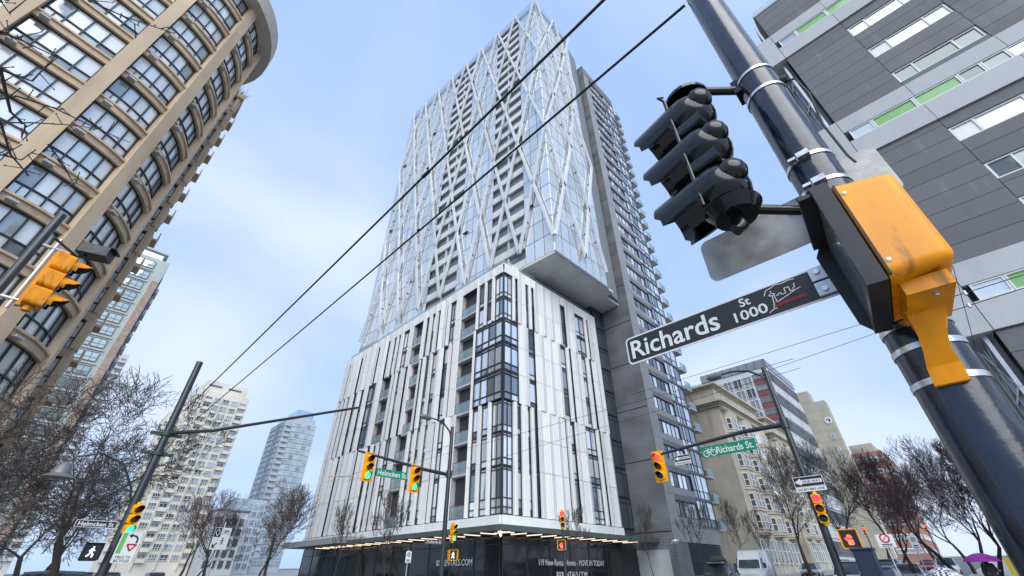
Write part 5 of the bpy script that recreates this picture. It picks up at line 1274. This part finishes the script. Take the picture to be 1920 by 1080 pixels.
for s in (-1, 1):
    b = MB(); b.add([(s*1.005,-1.6,1.3),(s*1.012,-.7,1.35),(s*.93,-.75,2.02),(s*.95,-1.1,2.0)], [(0,1,2,3)]); b.build('side_window', car_glass, V)
    for yy in (-1.75, 1.7): wheel(V, s*.88, yy, .36)
    MB().rrect(.24,.2,.03,-2.66,-2.5,s*.7,.85).build('headlight', head_l, V); MB().box(s*1.12-.09,s*1.12+.09,-1.5,-1.4,1.3,1.65).build('mirror', plast, V)
    MB().box(s*1.005-.005,s*1.005+.005,-.2,1.4,.5,.52).box(s*1.003-.004,s*1.003+.004,-.22,-.2,.5,2.1).build('door_seam', plast, V)
MB().box(-.6,.6,-2.76,-2.68,.5,.75).build('grille', plast, V)
S = car('dark grey car with a black roof box parked beside the white van', 36.3, 14.9, rad(-84), paint('dark_grey', (.03,.032,.035)), 'suv')
rb = thing('roof_box', 'black roof cargo box strapped on the dark grey car', 'roof box', (36.3, 14.9, gz(36.3,14.9)+1.78), rad(-84))
loft([(-.95,[(.2,.03),(.25,.1),(.15,.16)]),(-.6,[(.38,.02),(.42,.14),(.3,.3)]),(.3,[(.4,.02),(.44,.16),(.34,.38)]),(.9,[(.36,.02),(.4,.14),(.3,.3)])]).build('shell', plast, rb, True); MB().box(-.6,.6,-.5,-.45,-.06,.02).box(-.6,.6,.55,.6,-.06,.02).build('cross_bar', rim_m, rb)
cars = [(66, 16.4, -84, (.5,.51,.53), 'car', 0, 'silver car parked behind the white van'), (46, 5.2, -88, (.55,.56,.57), 'car', 1, 'silver sedan waiting beside the utility cabinet'), (38, 7.2, -90, (.6,.61,.62), 'suv', 0, 'pale grey car right of the navy cabinet'), (57, 7.6, -90, (.4,.41,.43), 'suv', 0, 'grey car further along the right street'), (72, 4.6, -88, (.7,.7,.7), 'suv', 1, 'white car with lit tail lights far along the right street'), (88, 7.5, -90, (.45,.05,.05), 'car', 1, 'red car far along the right street'), (33, 5.0, -90, (.12,.13,.15), 'car', 0, 'dark car at the near end of the right street'), (64, 12.6, -86, (.2,.21,.23), 'suv', 0, 'dark car behind the bare trees at right')]
for x, y, a, c, k, tl, lab in cars: car(lab, x, y, rad(a), paint('c%d' % int(x), c), k, bool(tl), 'cars on the right street')
for x, y, a, c, k, lab in [(5.2, 48, 0, (.5,.5,.52), 'suv', 'silver car waiting up the left street'), (5.0, 62, 0, (.5,.04,.04), 'suv', 'red car up the left street behind the silver one'), (11.8, 70, 180, (.6,.6,.6), 'suv', 'pale car driving away up the left street'), (2.0, 30, 90, (.05,.05,.06), 'suv', 'dark car at the lower left edge')]:
    car(lab, x, y, rad(a), paint('l%d' % int(y), c), k, k == 'suv' and a == 180, 'cars on the left street')
# distant traffic lights along the right street
for x, y, z, lab in [(105, 7, 5.2, 'farthest red signal glowing over the right street'), (98, 14.5, 5.0, 'red signal glowing before the cream building far along the street')]:
    signal_head(lab, (x, y, z+gz(x,y)), rad(-90), 'r', .36, board=False, group='distant red signals')
    p = thing('signal_pole', 'thin far pole of the ' + lab, 'pole', (x+.4, y, gz(x,y))); MB().tube([(0,0,0),(0,0,z+1.4)], .09, 8).build('shaft', navy2, p, True)

# ------------------------------------------------------------------ people with umbrellas
skin_m = mat('skin', (.5,.32,.24), .55, var=.05); hair_m = mat('hair_dark', (.02,.016,.014), .6, var=.1); coat_m = mat('coat_dark', (.025,.025,.03), .8, var=.15); coat2 = mat('coat_grey', (.2,.2,.19), .8, var=.15); trous = mat('trousers_black', (.015,.015,.018), .85, var=.1)
def person(label, loc, rz, coat, H=1.7):
    t = thing('person', label, 'person', loc, rz)
    J = {'pel':(0,0,.95),'chest':(0,.02,1.25),'neck':(0,.02,1.46),'head':(0,-.01,1.6),'shL':(.17,.02,1.41),'elL':(.22,-.02,1.15),'haL':(.19,-.2,1.22),'shR':(-.17,.02,1.41),'elR':(-.24,.05,1.14),'haR':(-.25,-.05,.9),'hpL':(.1,0,.9),'knL':(.11,-.12,.5),'anL':(.1,.03,.09),'toL':(.1,-.12,.04),'hpR':(-.1,0,.9),'knR':(-.11,.02,.49),'anR':(-.1,.24,.13),'toR':(-.1,.12,.03)}
    E = [('pel','chest'),('chest','neck'),('neck','head'),('chest','shL'),('shL','elL'),('elL','haL'),('chest','shR'),('shR','elR'),('elR','haR'),('pel','hpL'),('hpL','knL'),('knL','anL'),('anL','toL'),('pel','hpR'),('hpR','knR'),('knR','anR'),('anR','toR')]
    Rr = {'pel':.16,'chest':.17,'neck':.06,'head':.1,'shL':.085,'elL':.06,'haL':.04,'shR':.085,'elR':.06,'haR':.04,'hpL':.11,'knL':.075,'anL':.05,'toL':.045,'hpR':.11,'knR':.075,'anR':.05,'toR':.045}
    ks = list(J); me = bpy.data.meshes.new('body'); me.from_pydata([Vector(J[k])*(H/1.72) for k in ks], [(ks.index(a), ks.index(b_)) for a, b_ in E], [])
    o = bpy.data.objects.new('body_tmp', me); COL.objects.link(o)
    sk = o.modifiers.new('skin', 'SKIN'); o.modifiers.new('sub', 'SUBSURF').levels = 2
    for i, k in enumerate(ks): me.skin_vertices[0].data[i].radius = (Rr[k], Rr[k]*.85); me.skin_vertices[0].data[i].use_root = (k == 'pel')
    bpy.context.view_layer.update(); dg = bpy.context.evaluated_depsgraph_get(); nm = bpy.data.meshes.new_from_object(o.evaluated_get(dg)); bpy.data.objects.remove(o)
    nm.materials.clear()
    for m in (coat, trous, skin_m): nm.materials.append(m)
    for p in nm.polygons:
        c = p.center; p.material_index = 2 if (c.z > 1.49 or (abs(c.x) > .16 and c.z < .93) ) else (1 if c.z < .86 else 0); p.use_smooth = True
    put('body', nm, t)
    hd = MB(); hd.lathe([(0,.13),(.06,.115),(.1,.06),(.108,0),(.1,-.05),(.085,-.07)], 14, (0,.015,1.64*H/1.72)); put('hair', hd.mesh('hair', hair_m, True), t)
    f = MB(); f.lathe([(0,.03),(.015,0)], 6, (0,-.115,1.6*H/1.72), (0,-1,0)); 
    put('nose', f.mesh('nose', skin_m, True), t)
    b = MB()
    for s in (-.035,.035): b.lathe([(0,.012),(.012,0)], 8, (s,-.1,1.625*H/1.72), (0,-1,0))
    put('eyes', b.mesh('eyes', hair_m), t)
    hands = MB()
    for sx, hx in (('L', 'haL'), ('R', 'haR')):
        p = Vector(J[hx])*(H/1.72)
        for k in range(4): q = p + Vector((-.03+.02*k, -.03, -.02)); hands.tube([q, q+Vector((0,-.04,.0)), q+Vector((0,-.045,.035))], [.01,.009,.007], 6)
        hands.tube([p, p+Vector((.045 if sx == 'R' else -.045,-.02,.02))], [.012,.008], 6)
    put('fingers', hands.mesh('fingers', skin_m, True), t)
    return t
def umbrella(label, loc, r, h, m, m2=None, tilt=(0,0)):
    t = thing('umbrella', label, 'umbrella', loc); t.rotation_euler = (tilt[0], tilt[1], 0)
    b = MB(); n = 8; rings = []
    prof = [(0,h),(.25,h-.015),(.5,h-.07),(.75,h-.16),(.92,h-.25),(1.0,h-.31)]
    vs = []; fs = []
    for k, (rr, z) in enumerate(prof):
        for i in range(n*4):
            a = 2*math.pi*i/(n*4); sc = 1-.05*rr*abs(math.sin(a*n/2)); vs.append((math.cos(a)*rr*r*sc, math.sin(a)*rr*r*sc, z + .02*rr*abs(math.sin(a*n/2))))
    N = n*4
    for k in range(len(prof)-1):
        for i in range(N): fs.append((k*N+i, k*N+(i+1) % N, (k+1)*N+(i+1) % N, (k+1)*N+i))
    b.add(vs, fs); o = b.build('canopy', m, t, True)
    MB().tube([(0,0,-.35),(0,0,h+.06)], .009, 6).build('shaft', galv, t); MB().tube([(0,0,-.35),(0,0,-.48)], .018, 8).build('handle', plast, t)
    rb_ = MB()
    for i in range(n): a = 2*math.pi*i/n; rb_.tube([(0,0,h-.02),(math.cos(a)*r*.5,math.sin(a)*r*.5,h-.085),(math.cos(a)*r,math.sin(a)*r,h-.32)], .004, 4)
    rb_.build('ribs', galv, t); return t
purple = mat('umbrella_purple', (.23,.012,.24), .5, var=.08)
chk = bpy.data.materials.new('umbrella_checked'); chk.use_nodes = True; nt = chk.node_tree; bs = nt.nodes['Principled BSDF']; ck = nt.nodes.new('ShaderNodeTexChecker'); ck.inputs['Scale'].default_value = 16; ck.inputs[1].default_value = (.7,.72,.75,1); ck.inputs[2].default_value = (.03,.05,.09,1); g_ = nt.nodes.new('ShaderNodeTexCoord'); nt.links.new(g_.outputs['Object'], ck.inputs[0]); nt.links.new(ck.outputs[0], bs.inputs['Base Color'])
x, y = 28.5, .55; g = .13+gz(x, y)
person('person in dark coat walking under the purple umbrella', (x, y, g), rad(-70), coat_m); umbrella('open purple umbrella held at the lower right', (x-.1, y+.1, g+1.35), .62, .46, purple)
x, y = 19.6, 1.38; g = .13+gz(x, y)
person('person in grey coat under the checked umbrella', (x, y, g), rad(-80), coat2, 1.45); umbrella('open blue and white checked umbrella at the lower right', (x-.05, y+.05, g+1.05), .5, .42, chk)
# yellow notice at the right edge
t = plate('notice_sign', 'small yellow notice on a post beside the purple umbrella', 'sign', (30.5, -.25, 1.75), rad(-85), .5, .7, mat('sign_yellow', (.75,.6,.03), .5, var=.08), None, .04); MB().tube([(0,.03,-1.6),(0,.03,.36)], .03, 8).build('post', galv, t)
